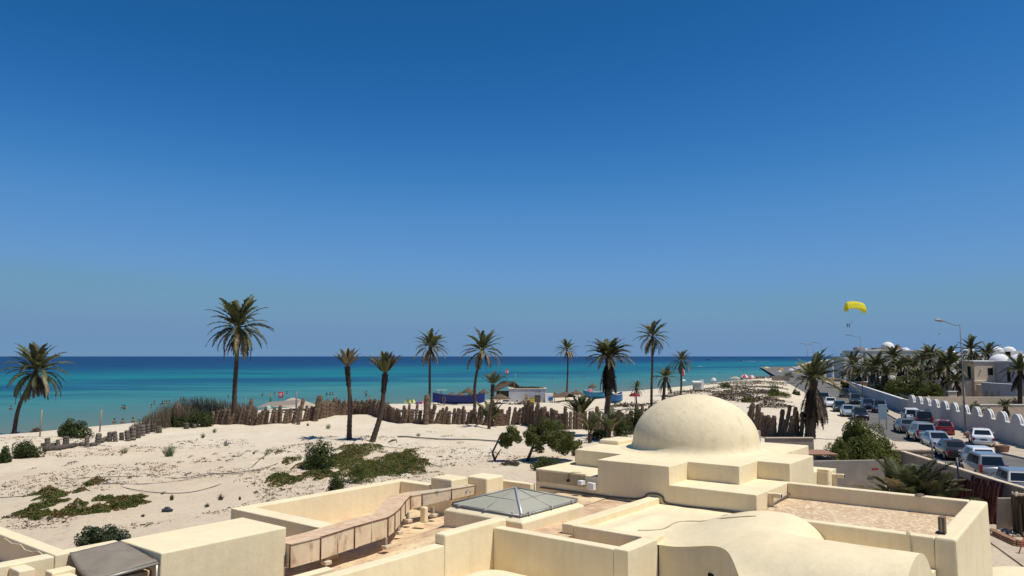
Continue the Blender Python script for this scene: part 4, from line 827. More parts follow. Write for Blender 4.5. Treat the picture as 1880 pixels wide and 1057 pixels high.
f1 = thing('log_fence', 'long fence of upright palm logs, brown and sunlit, crossing the sand', 'fence', G(640, 762))
logline(f1, [(388, 777), (440, 777), (475, 779), (520, 776), (560, 772), (600, 765), (650, 762), (700, 768), (735, 776), (780, 777), (880, 778), (960, 777)], .30, .84, .17, 1, rs=.80)
f2 = thing('log_fence', 'darker stretch of palm log fence with light gaps behind the windswept tree', 'fence', G(1080, 785))
logline(f2, [(960, 778), (1000, 783), (1040, 788), (1100, 790), (1160, 788), (1215, 786)], .385, 1.05, .07, 2, rs=.88)
f3 = thing('log_fence', 'black looking palm log fence right of the dome with bright gaps', 'fence', G(1410, 800))
logline(f3, [(1215, 786), (1330, 792), (1400, 800), (1440, 803), (1478, 803)], .36, 1.25, .13, 3, rs=.92)
tl = bpy.data.objects.new('log', LOGS[4]); col.objects.link(tl); tl.parent = f1; tl.location = G(783, 778) - f1.location; tl.scale = (1.5, 1.4, 1.32)
for x in (580, 576, 452, 547): 
    o = bpy.data.objects.new('log', LOGS[2]); col.objects.link(o); o.parent = f1; o.location = G(x, 778 if x < 560 else 772) - f1.location; o.scale = (1, 1, 1.25); o.rotation_euler = (0, .2, 0)
# low stumps at left: standing and fallen
st = thing('stump_row', 'row of short grey palm stumps half buried in the sand at left', 'fence', G(200, 812))
STM = mat('grey_log', (.16, .135, .11), .95, (.07, .058, .047), 5, .05, 10, objvar=.25)
for i, (x, y, h, w_) in enumerate([(87, 820, 17, 9), (107, 818, 12, 7), (121, 816, 16, 10), (161, 820, 20, 8), (180, 815, 20, 10), (201, 810, 18, 8), (211, 810, 19, 8), (223, 807, 14, 8), (235, 808, 19, 9), (244, 807, 25, 11), (254, 803, 24, 10), (262, 799, 20, 9), (271, 795, 17, 8), (280, 792, 15, 9), (292, 794, 13, 10), (343, 786, 11, 9), (357, 785, 7, 7), (372, 782, 7, 7)]):
    g = G(x, y); s = g.y / FPX; o = obj('stump', log_mb(h * s, w_ * s / 2, i), STM, st, loc=g - st.location); o.rotation_euler = (0, rnd.uniform(-.12, .1), 0)
for i, (x0, y0, x1, y1, w_) in enumerate([(78, 827, 113, 825, 11), (76, 818, 104, 817, 7), (113, 824, 137, 819, 10), (137, 819, 146, 817, 7), (147, 818, 158, 818, 9), (165, 819, 176, 817, 8), (186, 812, 198, 806, 9)]):
    a, b = G(x0, y0), G(x1, y1); s = a.y / FPX; r_ = w_ * s / 2; o = obj('fallen_log', MB().tube([a - st.location + Vector((0, 0, r_ * .7)), a.lerp(b, .33) - st.location + Vector((0, 0, r_ * .8)), a.lerp(b, .66) - st.location + Vector((0, 0, r_ * .7)), b - st.location + Vector((0, 0, r_ * .7))], [r_ * .95, r_, r_ * .93, r_ * .97], 9), STM, st)
for x, y0, y1, lab, w_ in [(73, 801, 752, 'thin weathered pole standing near the leaning palm', .07), (183, 792, 752, 'thin weathered pole rising behind the grey stumps', .08), (316, 779, 725, 'dark thin pole left of the tallest palm reeds', .05), (447, 770, 724, 'thin dark pole right of the tallest palm', .05), (543, 770, 718, 'dark metal pole in front of the beige tent', .09)][0:2] + [(449, 772, 727, 'thin dark pole right of the tallest palm', .06), (543, 770, 718, 'dark metal pole in front of the beige tent', .1)]:
    g = G(x, y0); h = (y0 - y1) * g.y / FPX; tag(obj('pole', MB().tube([(0, 0, -.2), (.03, 0, h * .5), (.1 if x < 200 else 0, 0, h)], w_, 7), POLEW if x < 200 else LAMPM, loc=g), lab, 'pole')
tp = thing('pole_tripod', 'rusty tripod of leaning poles among the reeds', 'poles', G(323, 783)); s = tp.location.y / FPX
for dx, dy in ((-11, .4), (11, .4), (0, 0), (2.2, .0)): obj('leg', MB().tube([(dx * s, dy, 0), (dx * s * .9, dy, 30 * s), (dx * s * .05, 0, (44) * s)], .07, 6), colour('rusty_pole', (.14, .08, .05)), tp)
pl = G(730, 802); pr_ = G(960, 808)
tag(obj('pipe', MB().tube([pl.lerp(pr_, i / 12) * 1 + Vector((0, 0, ground(*pl.lerp(pr_, i / 12)[:2]) - pl.lerp(pr_, i / 12).z + .1)) for i in range(13)], .07, 6), colour('pipe_grey', (.16, .15, .14))), 'long straight grey pipe lying on the sand right of the leaning palm', 'pipe')
HOSE = colour('hose', (.13, .12, .12))
for lab, pts in [('black hose winding from the left edge towards the ground cover', [(0, 913), (58, 909), (110, 899), (155, 889), (200, 887), (262, 888), (330, 882), (385, 871), (440, 866), (480, 860), (510, 850)]),
                 ('thin hose in a long flat wave above the black one', [(185, 875), (250, 874), (330, 877), (380, 869), (440, 869), (485, 861)]),
                 ('hose sagging in a deep curve towards the dune top', [(186, 880), (230, 895), (290, 904), (350, 903), (400, 890), (445, 870), (475, 845), (492, 833), (540, 817), (575, 812)]),
                 ('short black strap lying above the hoses', [(115, 877), (130, 879), (150, 878), (165, 875)]), ('thin wire looping over the ground cover near the palm bases', [(640, 815), (700, 819), (730, 822), (748, 825), (735, 830), (700, 830), (680, 826)]), ('bleached stick poking from the right end of the ground cover', [(770, 838), (790, 850), (811, 857)])]:
    cable('hose', pts, .024, HOSE, lab, lambda x, y: G(x, y))
g = G(307, 938); tag(obj('bundle', MB().lathe([(.001, .26), (.12, .25), (.2, .16), (.33, .12), (.28, -.02)], 6, (0, 0, 0), .6, False), colour('dark_bundle', (.035, .04, .05)), loc=g), 'small dark bundle with a grey top lying alone on the sand', 'bundle')
g = G(720, 812); tag(obj('driftwood', MB().tube([(-.4, 0, .05), (0, 0, .25), (.35, .1, .3), (.5, 0, .05)], [.05, .12, .1, .04], 6), DEBRIS, loc=g), 'dark piece of driftwood right of the leaning palm foot', 'driftwood')

# ------------------------------------------------------------ walls along the street
def poly_along(y0, y1, off=0): return [(wallx(y) + off, y) for y in (y0, y1)]
sw = thing('scalloped_wall', 'white street wall topped by a row of half round scallops', 'wall', (wallx(66), 66, 0)); TH = .42
edge = 60.0; ys = [y for y in np.linspace(60.6, 110.2, 15)]
for y0, y1 in zip(ys, ys[1:]):
    (x0, _), (x1, _) = poly_along(y0, y1); L_ = math.hypot(x1 - x0, y1 - y0); d = ((x1 - x0) / L_, (y1 - y0) / L_); nx, ny = d[1], -d[0]
    h = 2.05; c_ = L_ / 2; rr = 1.0; pts = [(0, 0), (L_ - .012, 0), (L_ - .012, h), (c_ + rr + .35, h), (c_ + rr + .2, h + .1)]
    pts += [(c_ + rr * math.cos(q), h + .12 + .78 * math.sin(q)) for q in [math.pi * k / 12 for k in range(13)]] + [(c_ - rr - .2, h + .1), (c_ - rr - .35, h), (0, h)]
    f = lambda s, z, t: (x0 + d[0] * s + nx * t, y0 + d[1] * s + ny * t, z)
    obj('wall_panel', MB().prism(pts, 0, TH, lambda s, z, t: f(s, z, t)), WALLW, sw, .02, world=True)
    cap = MB(); q_ = [math.pi * k / 12 for k in range(13)]
    for e0, e1 in ((.03, .17), (.25, .39)):
        a_ = [f(c_ + (rr + .0) * math.cos(q), h + .12 + .78 * math.sin(q) + .0, e0) for q in q_]; b_ = [f(c_ + rr * math.cos(q), h + .12 + .78 * math.sin(q), e1) for q in q_]
        a2 = [f(c_ + (rr + .05) * math.cos(q), h + .12 + .83 * math.sin(q), e0) for q in q_]; b2 = [f(c_ + (rr + .05) * math.cos(q), h + .12 + .83 * math.sin(q), e1) for q in q_]
        n = 13; cap.add(a_ + b_ + a2 + b2, [(2 * n + i, 2 * n + i + 1, 3 * n + i + 1, 3 * n + i) for i in range(12)] + [(i, i + 1, 2 * n + i + 1, 2 * n + i) for i in range(12)] + [(n + i + 1, n + i, 3 * n + i, 3 * n + i + 1) for i in range(12)], True)
    obj('cap_ridge', cap, WHITE, sw, world=True)
def wallrun(name, label, pts, z0, z1, th, mt, capm=None, cat='wall', capw=.05):
    root = thing(name, label, cat, (pts[0][0], pts[0][1], 0))
    for (x0, y0), (x1, y1) in zip(pts, pts[1:]):
        L_ = math.hypot(x1 - x0, y1 - y0); rz = math.atan2(y1 - y0, x1 - x0); c_ = ((x0 + x1) / 2, (y0 + y1) / 2)
        obj('wall_body', MB().box((c_[0], c_[1], (z0 + z1) / 2), (L_ - .004, th, z1 - z0), rz), mt, root, .015, world=True)
        if capm: obj('coping', MB().box((c_[0], c_[1], z1 + .042), (L_ - .004, th + capw * 2, .08), rz), capm, root, .015, world=True)
    return root
wallrun('rubble_wall', 'short rough grey stone length of the street wall before the scallops', [(wallx(110.4) + .2, 110.4), (wallx(113) + .2, 113)], 0, 2.2, .5, mat('pale_rubble', (.46, .43, .40), .9, (.3, .28, .26), 1.6, .05, 3))
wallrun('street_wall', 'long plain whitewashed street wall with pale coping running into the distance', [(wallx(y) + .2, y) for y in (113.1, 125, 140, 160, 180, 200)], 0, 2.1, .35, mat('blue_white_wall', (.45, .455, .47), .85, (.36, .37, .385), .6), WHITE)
wallrun('terracotta_wall', 'terracotta coloured garden wall with a bright end, beyond the plain street wall', [(atY(1568, 0, 185).x, 185), (atY(1597, 0, 185).x, 185)], 0, 2.2, 3, TERR, WHITE)
wallrun('terrace_wall', 'grey retaining wall of the garden terrace behind the hedges', [(wallx(120) + 5, 124), (112, 124)], 0, 1.9, .4, CONCT)
wallrun('beige_garden_wall', 'beige garden wall right of the spiky young palm', [(atY(1795, 0, 98).x, 98), (84, 98)], 0, 2.25, .4, CONCT, WHITE)
wallrun('yard_wall', 'plain tan wall of the yard running beside the footpath', [(24.3, 22), (24.75, 30), (25.3, 40), (26.6, 52.5)], 0, 1.98, .28, CONC, CONCT, capw=.03)
gw = wallrun('yard_back_wall', 'blank grey yard wall with a small red notice near its corner', [(17.6, 46.4), (22.6, 47)], 0, 2.2, .25, CONC)
obj('notice', MB().box((atY(1600, 0, 46.7).x, 46.66, 1.68), (.42, .02, .12), .1), colour('red_notice', (.3, .03, .03)), gw, world=True)
wallrun('low_grey_wall', 'low grey concrete wall in front of the black log fence', [(atY(1402, 0, 59).x, 59), (atY(1490, 0, 59).x, 59)], 0, 2.2, .25, CONC, CONCT)
wallrun('low_grey_wall', 'small pale wall block right beside the dome', [(atY(1372, 0, 60).x, 60), (atY(1392, 0, 60).x, 60)], 0, 2.7, .6, CONCT)
cb = thing('cistern_box', 'low concrete cistern with a cracked slab lid and dark openings', 'cistern', (atY(1485, 0, 49).x, 49.5, 0))
obj('box', MB().box((cb.location.x, 49.5, 1.0), (2.6, 2, 2.0)), CONC, cb, .02, world=True); obj('lid', MB().box((cb.location.x, 49.5, 2.32), (2.9, 2.3, .1)), TERR, cb, .02, world=True)
for dx in (-1.2, .1, 1.2): obj('pillar', MB().box((cb.location.x + dx, 48.7, 2.13), (.15, .15, .27)), CONC, cb, world=True)
sb = thing('stone_embankment', 'sand filled block with a rubble stone face beside the road', 'wall', (28.6, 55, 0))
obj('stone_core', MB().box((28.5, 57.2, .85), (3.2, 4.2, 1.7)), STONE, sb, .04, world=True)
obj('sand_top', MB().prism([(26.8, 55.0), (30.2, 55.0), (31.2, 59.3), (27.0, 62)], 1.70, 1.86), sand, sb, .05, world=True)
for i in range(52):
    k, row = i % 13, i // 13; x = 26.95 + k * .245 + .1 * (row % 2); o = obj('stone', MB().lathe([(.001, -.16), (.11, -.11), (.13, 0), (.1, .12), (.001, .16)], 7, sy=.8, smooth=False), STONE, sb, loc=Vector((x, 55.06, .35 + row * .34)) - sb.location); o.rotation_euler = (rnd.random(), rnd.random(), rnd.random()); o.scale = (1.1, .8, .95 + rnd.random() * .3)
for i, (x, y0, y1, lab) in enumerate([(1707, 843, 806, 'dark iron post standing on the wall beside the rubble block'), (1752, 872, 834, 'dark iron post standing on the yard wall before the silver minivan')]):
    Y = 50.5 if i == 0 else 41; X = atY(x, 0, Y).x; h = (y0 - y1) * Y / FPX; X = 24.75 + (Y - 30) * .07 if i else 26.6; X = atY(x, 0, Y).x; tag(obj('iron_post', MB().tube([(0, 0, 0), (-.04, 0, h)], .05, 6), LAMPM, loc=(X, Y, 2.0 if i else 1.7)), lab, 'post')
gt = thing('wire_gate', 'dark wire frame gate in front of the yard wall', 'gate', (23.6, 45, 0))
for x in (1652, 1695): X = atY(x, 0, 45).x; obj('gate_post', MB().tube([(X, 45, 0), (X, 45, 2.15)], .035, 6), LAMPM, gt, world=True)
obj('gate_rail', MB().tube([(atY(1652, 0, 45).x, 45, 2.13), (atY(1695, 0, 45).x, 45, 2.13)], .025, 6), LAMPM, gt, world=True)
# stacked materials in the yard
BR = mat('red_tile', (.17, .055, .04), .85, (.10, .035, .028), 3, .01, 10, objvar=.4)
rt = thing('tile_stack', 'stack of dark red ribbed roof panels leaning on the yard wall', 'building material', (24, 40, 0))
for row in range(2):
    for i in range(13):
        X = 24.05 + .016 * i - row * .28; Y = 42.4 - i * .29; h = 2.15 - .2 * row - (.25 if i < 4 else 0) + rnd.uniform(-.06, .06)
        mb = MB()
        for k in range(3): mb.tube([(-.05 + .05 * k, -.0, 0), (-.05 + .05 * k, .35, h)], .032, 5, False)
        o = obj('roof_panel', mb, BR, rt, loc=Vector((X, Y, 0)) - rt.location); o.rotation_euler = (0, .14, -.9 + rnd.uniform(-.15, .15))
gs = tag(obj('grey_slab', MB().box((0, 0, .85), (.75, .12, 1.7), 0, Matrix.Rotation(.12, 4, 'X')), CONC, None, .02, loc=(23.75, 37.4, 0)), 'grey slab leaning beside the red roof panels', 'slab')
lb = thing('post_bundle', 'bundle of dark upright posts with pale rubble heaped on top', 'building material', (24.0, 36.5, 0))
for i in range(9): o = obj('timber_post', MB().tube([(0, 0, 0), (.02, .05, 1.85 + .12 * rnd.random())], .075, 7, False), mat('dark_timber', (.07, .055, .035), .9, objvar=.3), lb, loc=(.24 * (i % 3) - .25, .22 * (i // 3) - .2, 0))
for i in range(24):
    o = obj('rubble', MB().lathe([(.001, -.05), (.06, -.02), (.05, .04), (.001, .06)], 6, smooth=False), CONCT, lb, loc=(rnd.uniform(-.36, .32), rnd.uniform(-.3, .3), 1.98 + rnd.uniform(0, .06))); o.scale = (rnd.uniform(.7, 1.5),) * 3
bs = thing('board_stack', 'neat stack of long reddish planks on the gravel', 'planks', (22.2, 33.5, 0))
p0, p1, p2 = atz(1815, 982), atz(1866, 1006), atz(1900, 1008)
for k in range(4):
    for j in range(2):
        a_, b_ = (p0, p1) if j == 0 else (p1, p2); off = Vector((.05 * k, .05 * k, 0)); c_ = (a_ + b_) / 2 + off; L_ = (b_ - a_).length
        obj('plank', MB().box((c_.x, c_.y, .06 + k * .075), (L_ + .05, .28, .06), math.atan2(b_.y - a_.y, b_.x - a_.x)), mat('red_plank', (.33, .18, .11), .85, (.22, .12, .07), 3), bs, .006, world=True)
rb = thing('rubble_pile', 'heap of pale broken stones on the gravel by the tan wall', 'rubble', atz(1862, 985))
for i in range(34):
    o = obj('stone', MB().lathe([(.001, -.1), (.11, -.05), (.12, .04), (.001, .12)], 7, smooth=False), CONCT if i % 3 else STONE, rb, loc=(rnd.gauss(0, .5), rnd.gauss(0, .35), .08 + rnd.random() * .15)); o.rotation_euler = (rnd.random() * 3, rnd.random() * 3, 0); o.scale = (rnd.uniform(.6, 1.5),) * 3
tag(obj('leaning_pipe', MB().tube([(0, 0, 0), (.35, .3, 1.15), (.42, .2, 1.2), (.42, .15, 1.05)], .05, 7), colour('rusty_pole', (.14, .08, .05)), loc=atz(1838, 968)), 'bent rusty pipe leaning against the tan yard wall', 'pipe')
tr = thing('trestle', 'red painted trestle leg at the right picture edge', 'trestle', atz(1880, 1020))
for q in (-.25, .25): obj('leg', MB().tube([(q, 0, 0), (.1, .1, .75)], .025, 6), colour('red_paint', (.35, .06, .04)), tr)
tag(obj('low_vault', MB().lathe([(2.6, 0), (2.5, .35), (2.1, .75), (1.4, 1.0), (.6, 1.1), (.001, 1.12)], 40), PLASTER, loc=(15.6, 23.2, .9)), 'rounded cream plaster roof end cut by the bottom right corner', 'roof')

# ------------------------------------------------------------ street lamps
def lamp(label, px, Y, top_y, armpx, group='street lamps along the road', r=.09):
    X = atY(px, 700, Y).x; zt = atY(px, top_y, Y).z; a = armpx * Y / FPX; t = thing('street_lamp', label, 'street lamp', (X, Y, .1), 0, group)
    obj('pole', MB().tube([(0, 0, 0), (0, 0, zt * .5), (0, 0, zt)], [r, r * .8, r * .55], 8), LAMPM, t)
    obj('arm', MB().tube([(0, 0, zt - .05), (-a * .15, 0, zt - .12), (-a * .35, 0, zt + .02), (-a * .72, 0, zt + .38)], r * .45, 6), LAMPM, t)
    o = obj('lamp_head', MB().lathe([(.001, -.5), (.09, -.42), (.15, 0), (.12, .4), (.001, .52)], 8, sy=.45), METAL, t, loc=(-a * .86, 0, zt + .42)); o.rotation_euler = (0, R(-82), 0)
    obj('base_box', MB().box((0, 0, .25), (.3, .3, .5)), LAMPM, t)
lamp('nearest tall street lamp, rising behind the terracotta planter', 1768, 81, 596, 44)
lamp('second street lamp, in front of the far white villa', 1583, 150, 618, 26)
for i, (x, Y, y, a, lab) in enumerate([(1510, 225, 630, 14, 'rightmost of the three thin lamps above the shaggy fence palm'), (1495, 265, 633, 10, 'middle of the three thin lamps above the shaggy fence palm'), (1484, 240, 632, 10, 'leftmost of the three thin lamps above the shaggy fence palm'), (1537, 400, 642, 7, 'farthest lamp, left of the white villa')]): lamp(lab, x, Y, y, a, r=.1)

# ------------------------------------------------------------ planters
for x, y, s, lab in ((1784, 803, .85, 'square terracotta planter at the foot of the nearest lamp'), (1840, 828, .86, 'wide empty terracotta planter right of the white sedan')):
    g = atz(x, y, .14); t = thing('planter', lab, 'planter', g, .5, 'terracotta planters on the pavement', s)
    obj('tub', MB().lathe([(.001, 0), (.58, 0), (.66, .25), (.74, .62), (.62, .62), (.58, .5), (.001, .5)], 8, smooth=False), TERR, t, .02); obj('soil', MB().lathe([(.6, .52), (.001, .54)], 8), GARD, t)

# ------------------------------------------------------------ cars
def lerp3(a, b, t): return a + (b - a) * t
def car(label, kind, paint, loc, rz, seed=0):
    P = {'hatch': dict(L=4.0, W=1.72, H=1.50, rb=-1.96, rt=-1.55, ft=.30, fb=1.02, tr=None), 'sedan': dict(L=4.5, W=1.76, H=1.45, rb=-1.62, rt=-.95, ft=.28, fb=1.15, tr=.98),
         'suv': dict(L=4.4, W=1.82, H=1.74, rb=-2.12, rt=-1.86, ft=.22, fb=.95, tr=None), 'mpv': dict(L=4.25, W=1.74, H=1.70, rb=-2.05, rt=-1.78, ft=.42, fb=1.25, tr=None), 'pickup': dict(L=5.0, W=1.8, H=1.72, rb=-.75, rt=-.6, ft=.5, fb=1.15, tr=.95)}[kind]
    L_, W, H = P['L'], P['W'] / 2, P['H']; t = thing('car', label, 'car', loc, rz, 'cars parked along the street'); t.scale = (1.06,) * 3
    belt = .98 if kind in ('suv', 'mpv', 'pickup') else .92; hl = L_ / 2; gl = .30 if kind in ('suv', 'pickup') else .22
    st_ = [(-hl, .45, belt * .82, .86), (-hl + .06, gl, belt * .93 if not P['tr'] else belt * .95, .93), (-hl + .35, gl, belt + .01, .98), (-hl + 1.1, gl, belt + .02, 1.0), (0, gl, belt, 1.0), (P['fb'], gl, belt - .02, .99), (hl - .7, gl, belt * .88, .97), (hl - .2, gl, belt * .78, .9), (hl, .38, belt * .62, .78)]
    V = []; n = 12
    for y, zl, zb, w_ in st_:
        w2 = W * w_; m_ = zl + (zb - zl) * .55
        V += [(-w2 * .86, y, zl), (w2 * .86, y, zl), (w2 * .97, y, zl + .08), (w2, y, m_), (w2 * .985, y, m_ + .08), (w2 * .93, y, zb - .02), (w2 * .80, y, zb + .02), (0, y, zb + .045), (-w2 * .80, y, zb + .02), (-w2 * .93, y, zb - .02), (-w2 * .985, y, m_ + .08), (-w2, y, m_), (-w2 * .97, y, zl + .08)]
    n = 13; F = [(i * n + k, i * n + (k + 1) % n, (i + 1) * n + (k + 1) % n, (i + 1) * n + k) for i in range(len(st_) - 1) for k in range(n)]
    F = [f[::-1] for f in F] + [tuple(range(n)), tuple((len(st_) - 1) * n + k for k in range(n))[::-1]]
    mb = MB(); mb.add(V, F, True); body = obj('body', mb, paint, t, .03)
    # greenhouse
    zb = belt + .01; zr = H; wb = W * .92; wt = W * .74
    b_ = [(-wb, P['rb'], zb), (wb, P['rb'], zb), (wb * .97, P['fb'], zb - .02), (-wb * .97, P['fb'], zb - .02)]; u_ = [(-wt, P['rt'], zr - .05), (wt, P['rt'], zr - .05), (wt, P['ft'], zr - .03), (-wt, P['ft'], zr - .03)]
    mid = [(-wt * .9, P['rt'] + .12, zr), (wt * .9, P['rt'] + .12, zr), (wt * .9, P['ft'] - .14, zr), (-wt * .9, P['ft'] - .14, zr)]
    mb = MB(); mb.add(b_ + u_ + mid, [(0, 1, 5, 4), (1, 2, 6, 5), (2, 3, 7, 6), (3, 0, 4, 7), (4, 5, 9, 8), (5, 6, 10, 9), (6, 7, 11, 10), (7, 4, 8, 11), (8, 9, 10, 11)], False); obj('roof', mb, paint, t, .03)
    def panel(nm, q, s0, s1, t0, t1, m=GLASSD, off=.012):
        q = [Vector(x) for x in q]; f = lambda s, k: q[0].lerp(q[1], s).lerp(q[3].lerp(q[2], s), k); n_ = (q[1] - q[0]).cross(q[3] - q[0]).normalized() * off
        obj(nm, MB().add([f(s0, t0) + n_, f(s1, t0) + n_, f(s1, t1) + n_, f(s0, t1) + n_], [(0, 1, 2, 3)]), m, t)
    panel('rear_window', (b_[0], b_[1], u_[1], u_[0]), .09, .91, .12, .88); panel('windscreen', (b_[2], b_[3], u_[3], u_[2]), .06, .94, .08, .92)
    for q in ((b_[1], b_[2], u_[2], u_[1]), (b_[3], b_[0], u_[0], u_[3])):
        fr = q[0] == b_[1]; spl = (.10, .46, .49, .86) if P['tr'] is None else (.16, .47, .50, .84)
        if not fr: spl = tuple(1 - x for x in spl[::-1])
        panel('side_window', q, spl[0], spl[1], .1, .86); panel('side_window', q, spl[2], spl[3], .1, .86)
    for sx in (-1, 1):
        for y in (-hl + .72, hl - .78):
            r_ = .36 if kind in ('suv', 'pickup') else .31; wh = obj('wheel', MB(), TYRE, t) if 0 else None
            a = MB(); a.tube([(sx * (W - .2), y, r_), (sx * (W + .012), y, r_)], r_, 18, False); wo = obj('wheel', a, TYRE, t, .02); obj('rim', MB().tube([(sx * (W - .05), y, r_), (sx * (W + .02), y, r_)], r_ * .62, 12, False), RIM, wo)
            obj('wheel_arch', MB().tube([(sx * (W - .15), y, r_ + .02), (sx * (W + .004), y, r_ + .02)], r_ + .055, 18, False), BLACKP, t)
        zl_ = belt * .74; hgt = .5 if kind in ('mpv', 'suv') else .22
        obj('tail_light', MB().box((sx * (W * .84), -hl + .015, zl_ + (hgt - .22) / 2), (.18, .12, hgt)), TAIL, t, .02); obj('headlight', MB().box((sx * W * .66, hl - .12, belt * .66), (.34, .16, .14)), HEADL, t, .02)
        obj('mirror', MB().box((sx * (W + .08), P['fb'] - .35, belt + .08), (.2, .1, .13)), paint, t, .02)
    obj('bumper', MB().box((0, -hl + .02, .42), (W * 1.7, .16, .2)), paint if kind != 'pickup' else BLACKP, t, .03); obj('front_bumper', MB().box((0, hl - .05, .38), (W * 1.5, .16, .2)), paint, t, .03)
    obj('plate', MB().box((0, -hl - .065, .62), (.5, .02, .12)), PLATE, t)
    if kind == 'pickup': obj('load_bed', MB().box((0, -1.65, belt + .03), (W * 1.6, 1.5, .06)), BLACKP, t)
    return t
def paint(n, c, m=.35): return mat(n, c, .28, metal=m, coat=.6, spec=.5)
SIL = paint('silver_paint', (.36, .36, .35), .5); WHP = paint('white_paint', (.74, .74, .73), 0); BLK = paint('black_paint', (.02, .02, .022)); DBL = paint('dark_blue_paint', (.03, .05, .08)); GRN = paint('dark_green_paint', (.035, .06, .055)); REDP = paint('red_paint_car', (.28, .025, .025), .1); GRY = paint('grey_paint', (.15, .155, .165), .5); BRN = paint('dark_brown_paint', (.05, .038, .034))
LBL = paint('pale_blue_silver_paint', (.42, .47, .49), .3)
cars = [('hatch', SIL, 48.0, 1851, 18, 'silver hatchback cut by the right edge, nearest of the parked cars', 0), ('mpv', SIL, 54.0, 1797, 15, 'silver minivan with a big rear window parked behind the nearest hatchback', 0), ('hatch', WHP, 59.4, 1788, 17, 'white hatchback half hidden behind the silver minivan', 0), ('sedan', BRN, 64.6, 1741, 16, 'shiny dark sedan ahead of the white hatchback', 0),
        ('sedan', LBL, 71, 1716, 15, 'pale blue silver car beside the rubble block', 180), ('suv', SIL, 78, 1687, 15, 'silver estate car with dark rear window, next to the big bush', 0), ('sedan', GRY, 86, 1660, 16, 'grey car with a glinting roof behind the big bush', 0),
        ('hatch', BLK, 103, 1577, 17, 'dark hatchback just above the big bush top left', 180), ('sedan', LBL, 109, 1556, 18, 'pale sedan left of the dark hatchback above the bush', 180), ('hatch', GRN, 118, 1541, 19, 'dark green hatchback parked before the pale sedan', 180), ('sedan', WHP, 129, 1524, 19, 'white car partly behind the hanging palm fronds', 180), ('suv', GRY, 140, 1513, 19, 'grey car farthest up the seaward side of the road', 180)]
for k, p_, Y, px, a, lab, fl_ in cars: X = atY(px, 0, Y).x; car(lab, k, p_, (X, Y, .02), R(-a + fl_))
for k, p_, Y, px, a, lab, fl_, z in [('sedan', WHP, 73.0, 1797, 27, 'white sedan parked squarely on the pavement beside the planters', 0, .14), ('hatch', REDP, 83.2, 1727, 22, 'dark red hatchback parked by the scalloped wall', 0, .03), ('suv', BLK, 94, 1690, 20, 'black off road car next to the white one by the wall', 0, .03), ('suv', WHP, 98.5, 1670, 22, 'white four wheel drive beside the black one', 0, .03),
        ('suv', DBL, 116, 1614, 20, 'dark blue off road car at the wall bend', 180, .03), ('hatch', DBL, 123.5, 1592, 19, 'dark blue small car under the second street lamp', 180, .03), ('mpv', GRN, 136, 1570, 20, 'dark green van with a glinting headlight driving towards the camera', 180, .02), ('pickup', BLK, 158, 1551, 20, 'dark pickup farthest along the white wall', 180, .02)]:
    car(lab, k, p_, (atY(px, 0, Y).x, Y, z), R(-a + fl_))
bn = thing('street_board', 'pale blue street board on posts rising above the big bush', 'sign', (atY(1619, 0, 88).x, 88, 0)); w_ = .7
obj('board', MB().box((0, 0, 2.1), (1.0, .08, 1.7)), colour('pale_blue_board', (.25, .33, .38)), bn, .02)
for q in (-.4, .4): obj('post', MB().tube([(q, .06, 0), (q, .06, 2.9)], .035, 6), LAMPM, bn)

# ------------------------------------------------------------ houses on the right
def hs(name, label, x, y, cat='house'): return thing(name, label, cat, (x, y, 0))
def bx(t, nm, x0, x1, y0, y1, z0, z1, m=WHITE, bev=.05): return obj(nm, MB().box(((x0 + x1) / 2, (y0 + y1) / 2, (z0 + z1) / 2), (x1 - x0, y1 - y0, z1 - z0)), m, t, bev, world=True)
def dome(t, x, y, z, r, h, m=WHITE, nm='roof_dome'): return obj(nm, MB().lathe([(r, 0)] + [(max(.001, r * math.cos(i / 10 * math.pi / 2)), h * math.sin(i / 10 * math.pi / 2)) for i in range(1, 11)], 28, (x, y, z)), m, t, world=True)
h = hs('tower_house', 'two storey beige villa with a wing in grey shade and two white roof domes', 90, 140)
bx(h, 'tower', 84.7, 88.6, 140, 143.2, 0, 7.35, PINKM); bx(h, 'cornice', 84.55, 88.59, 139.87, 143.3, 7.36, 7.62, WHITE); bx(h, 'wing', 88.62, 99, 131, 150, 0, 7.3, mat('shade_grey_render', (.42, .42, .43), .85, (.38, .37, .37), .8)); bx(h, 'parapet', 88.5, 99.1, 130.9, 150.1, 7.31, 7.6, WHITE)  # wing coloured grey for the shade on its left-facing side
bx(h, 'storey_band', 84.6, 88.58, 139.9, 139.995, 3.85, 3.98, WHITE)
w0 = bx(h, 'window', 87.25, 88.15, 139.96, 139.992, 5.0, 6.3, DARK, 0); bx(w0, 'window_bar', 0, 0.001, 0, .001, 0, .001, DARK, 0) if 0 else None
for k in (.3, .6): o = obj('window_bar', MB().box((87.25 + .9 * k, 139.93, 5.65), (.04, .03, 1.3)), METAL, w0)
bx(h, 'side_window', 84.66, 84.695, 141.0, 141.9, 4.3, 6.5, DARK, 0); bx(h, 'wing_window', 88.58, 88.615, 135.8, 136.7, 3.9, 6.3, DARK, 0)
bx(h, 'doorway', 86.2, 87.3, 139.95, 139.994, 0, 2.9, DARK, 0); dome(h, 91.6, 143, 7.4, 1.95, 1.45); dome(h, 92.9, 139.5, 7.4, 2.0, 1.45)
obj('wall_lamp', MB().lathe([(.001, -.12), (.15, 0), (.001, .12)], 8, (86.0, 139.9, 6.0)), WHITE, h, world=True)
h = hs('arcade_wall', 'low courtyard wall in grey shade with three arched niches in front of the villa', 83.5, 131, 'wall'); bx(h, 'wall_body', 83.4, 83.9, 126.5, 136, 0, 3.7, mat('shade_grey_render', (.42, .42, .43))); bx(h, 'coping', 83.35, 83.95, 126.4, 136.05, 3.71, 3.82, WHITE)  # wall colour holds the grey shade of the side facing left
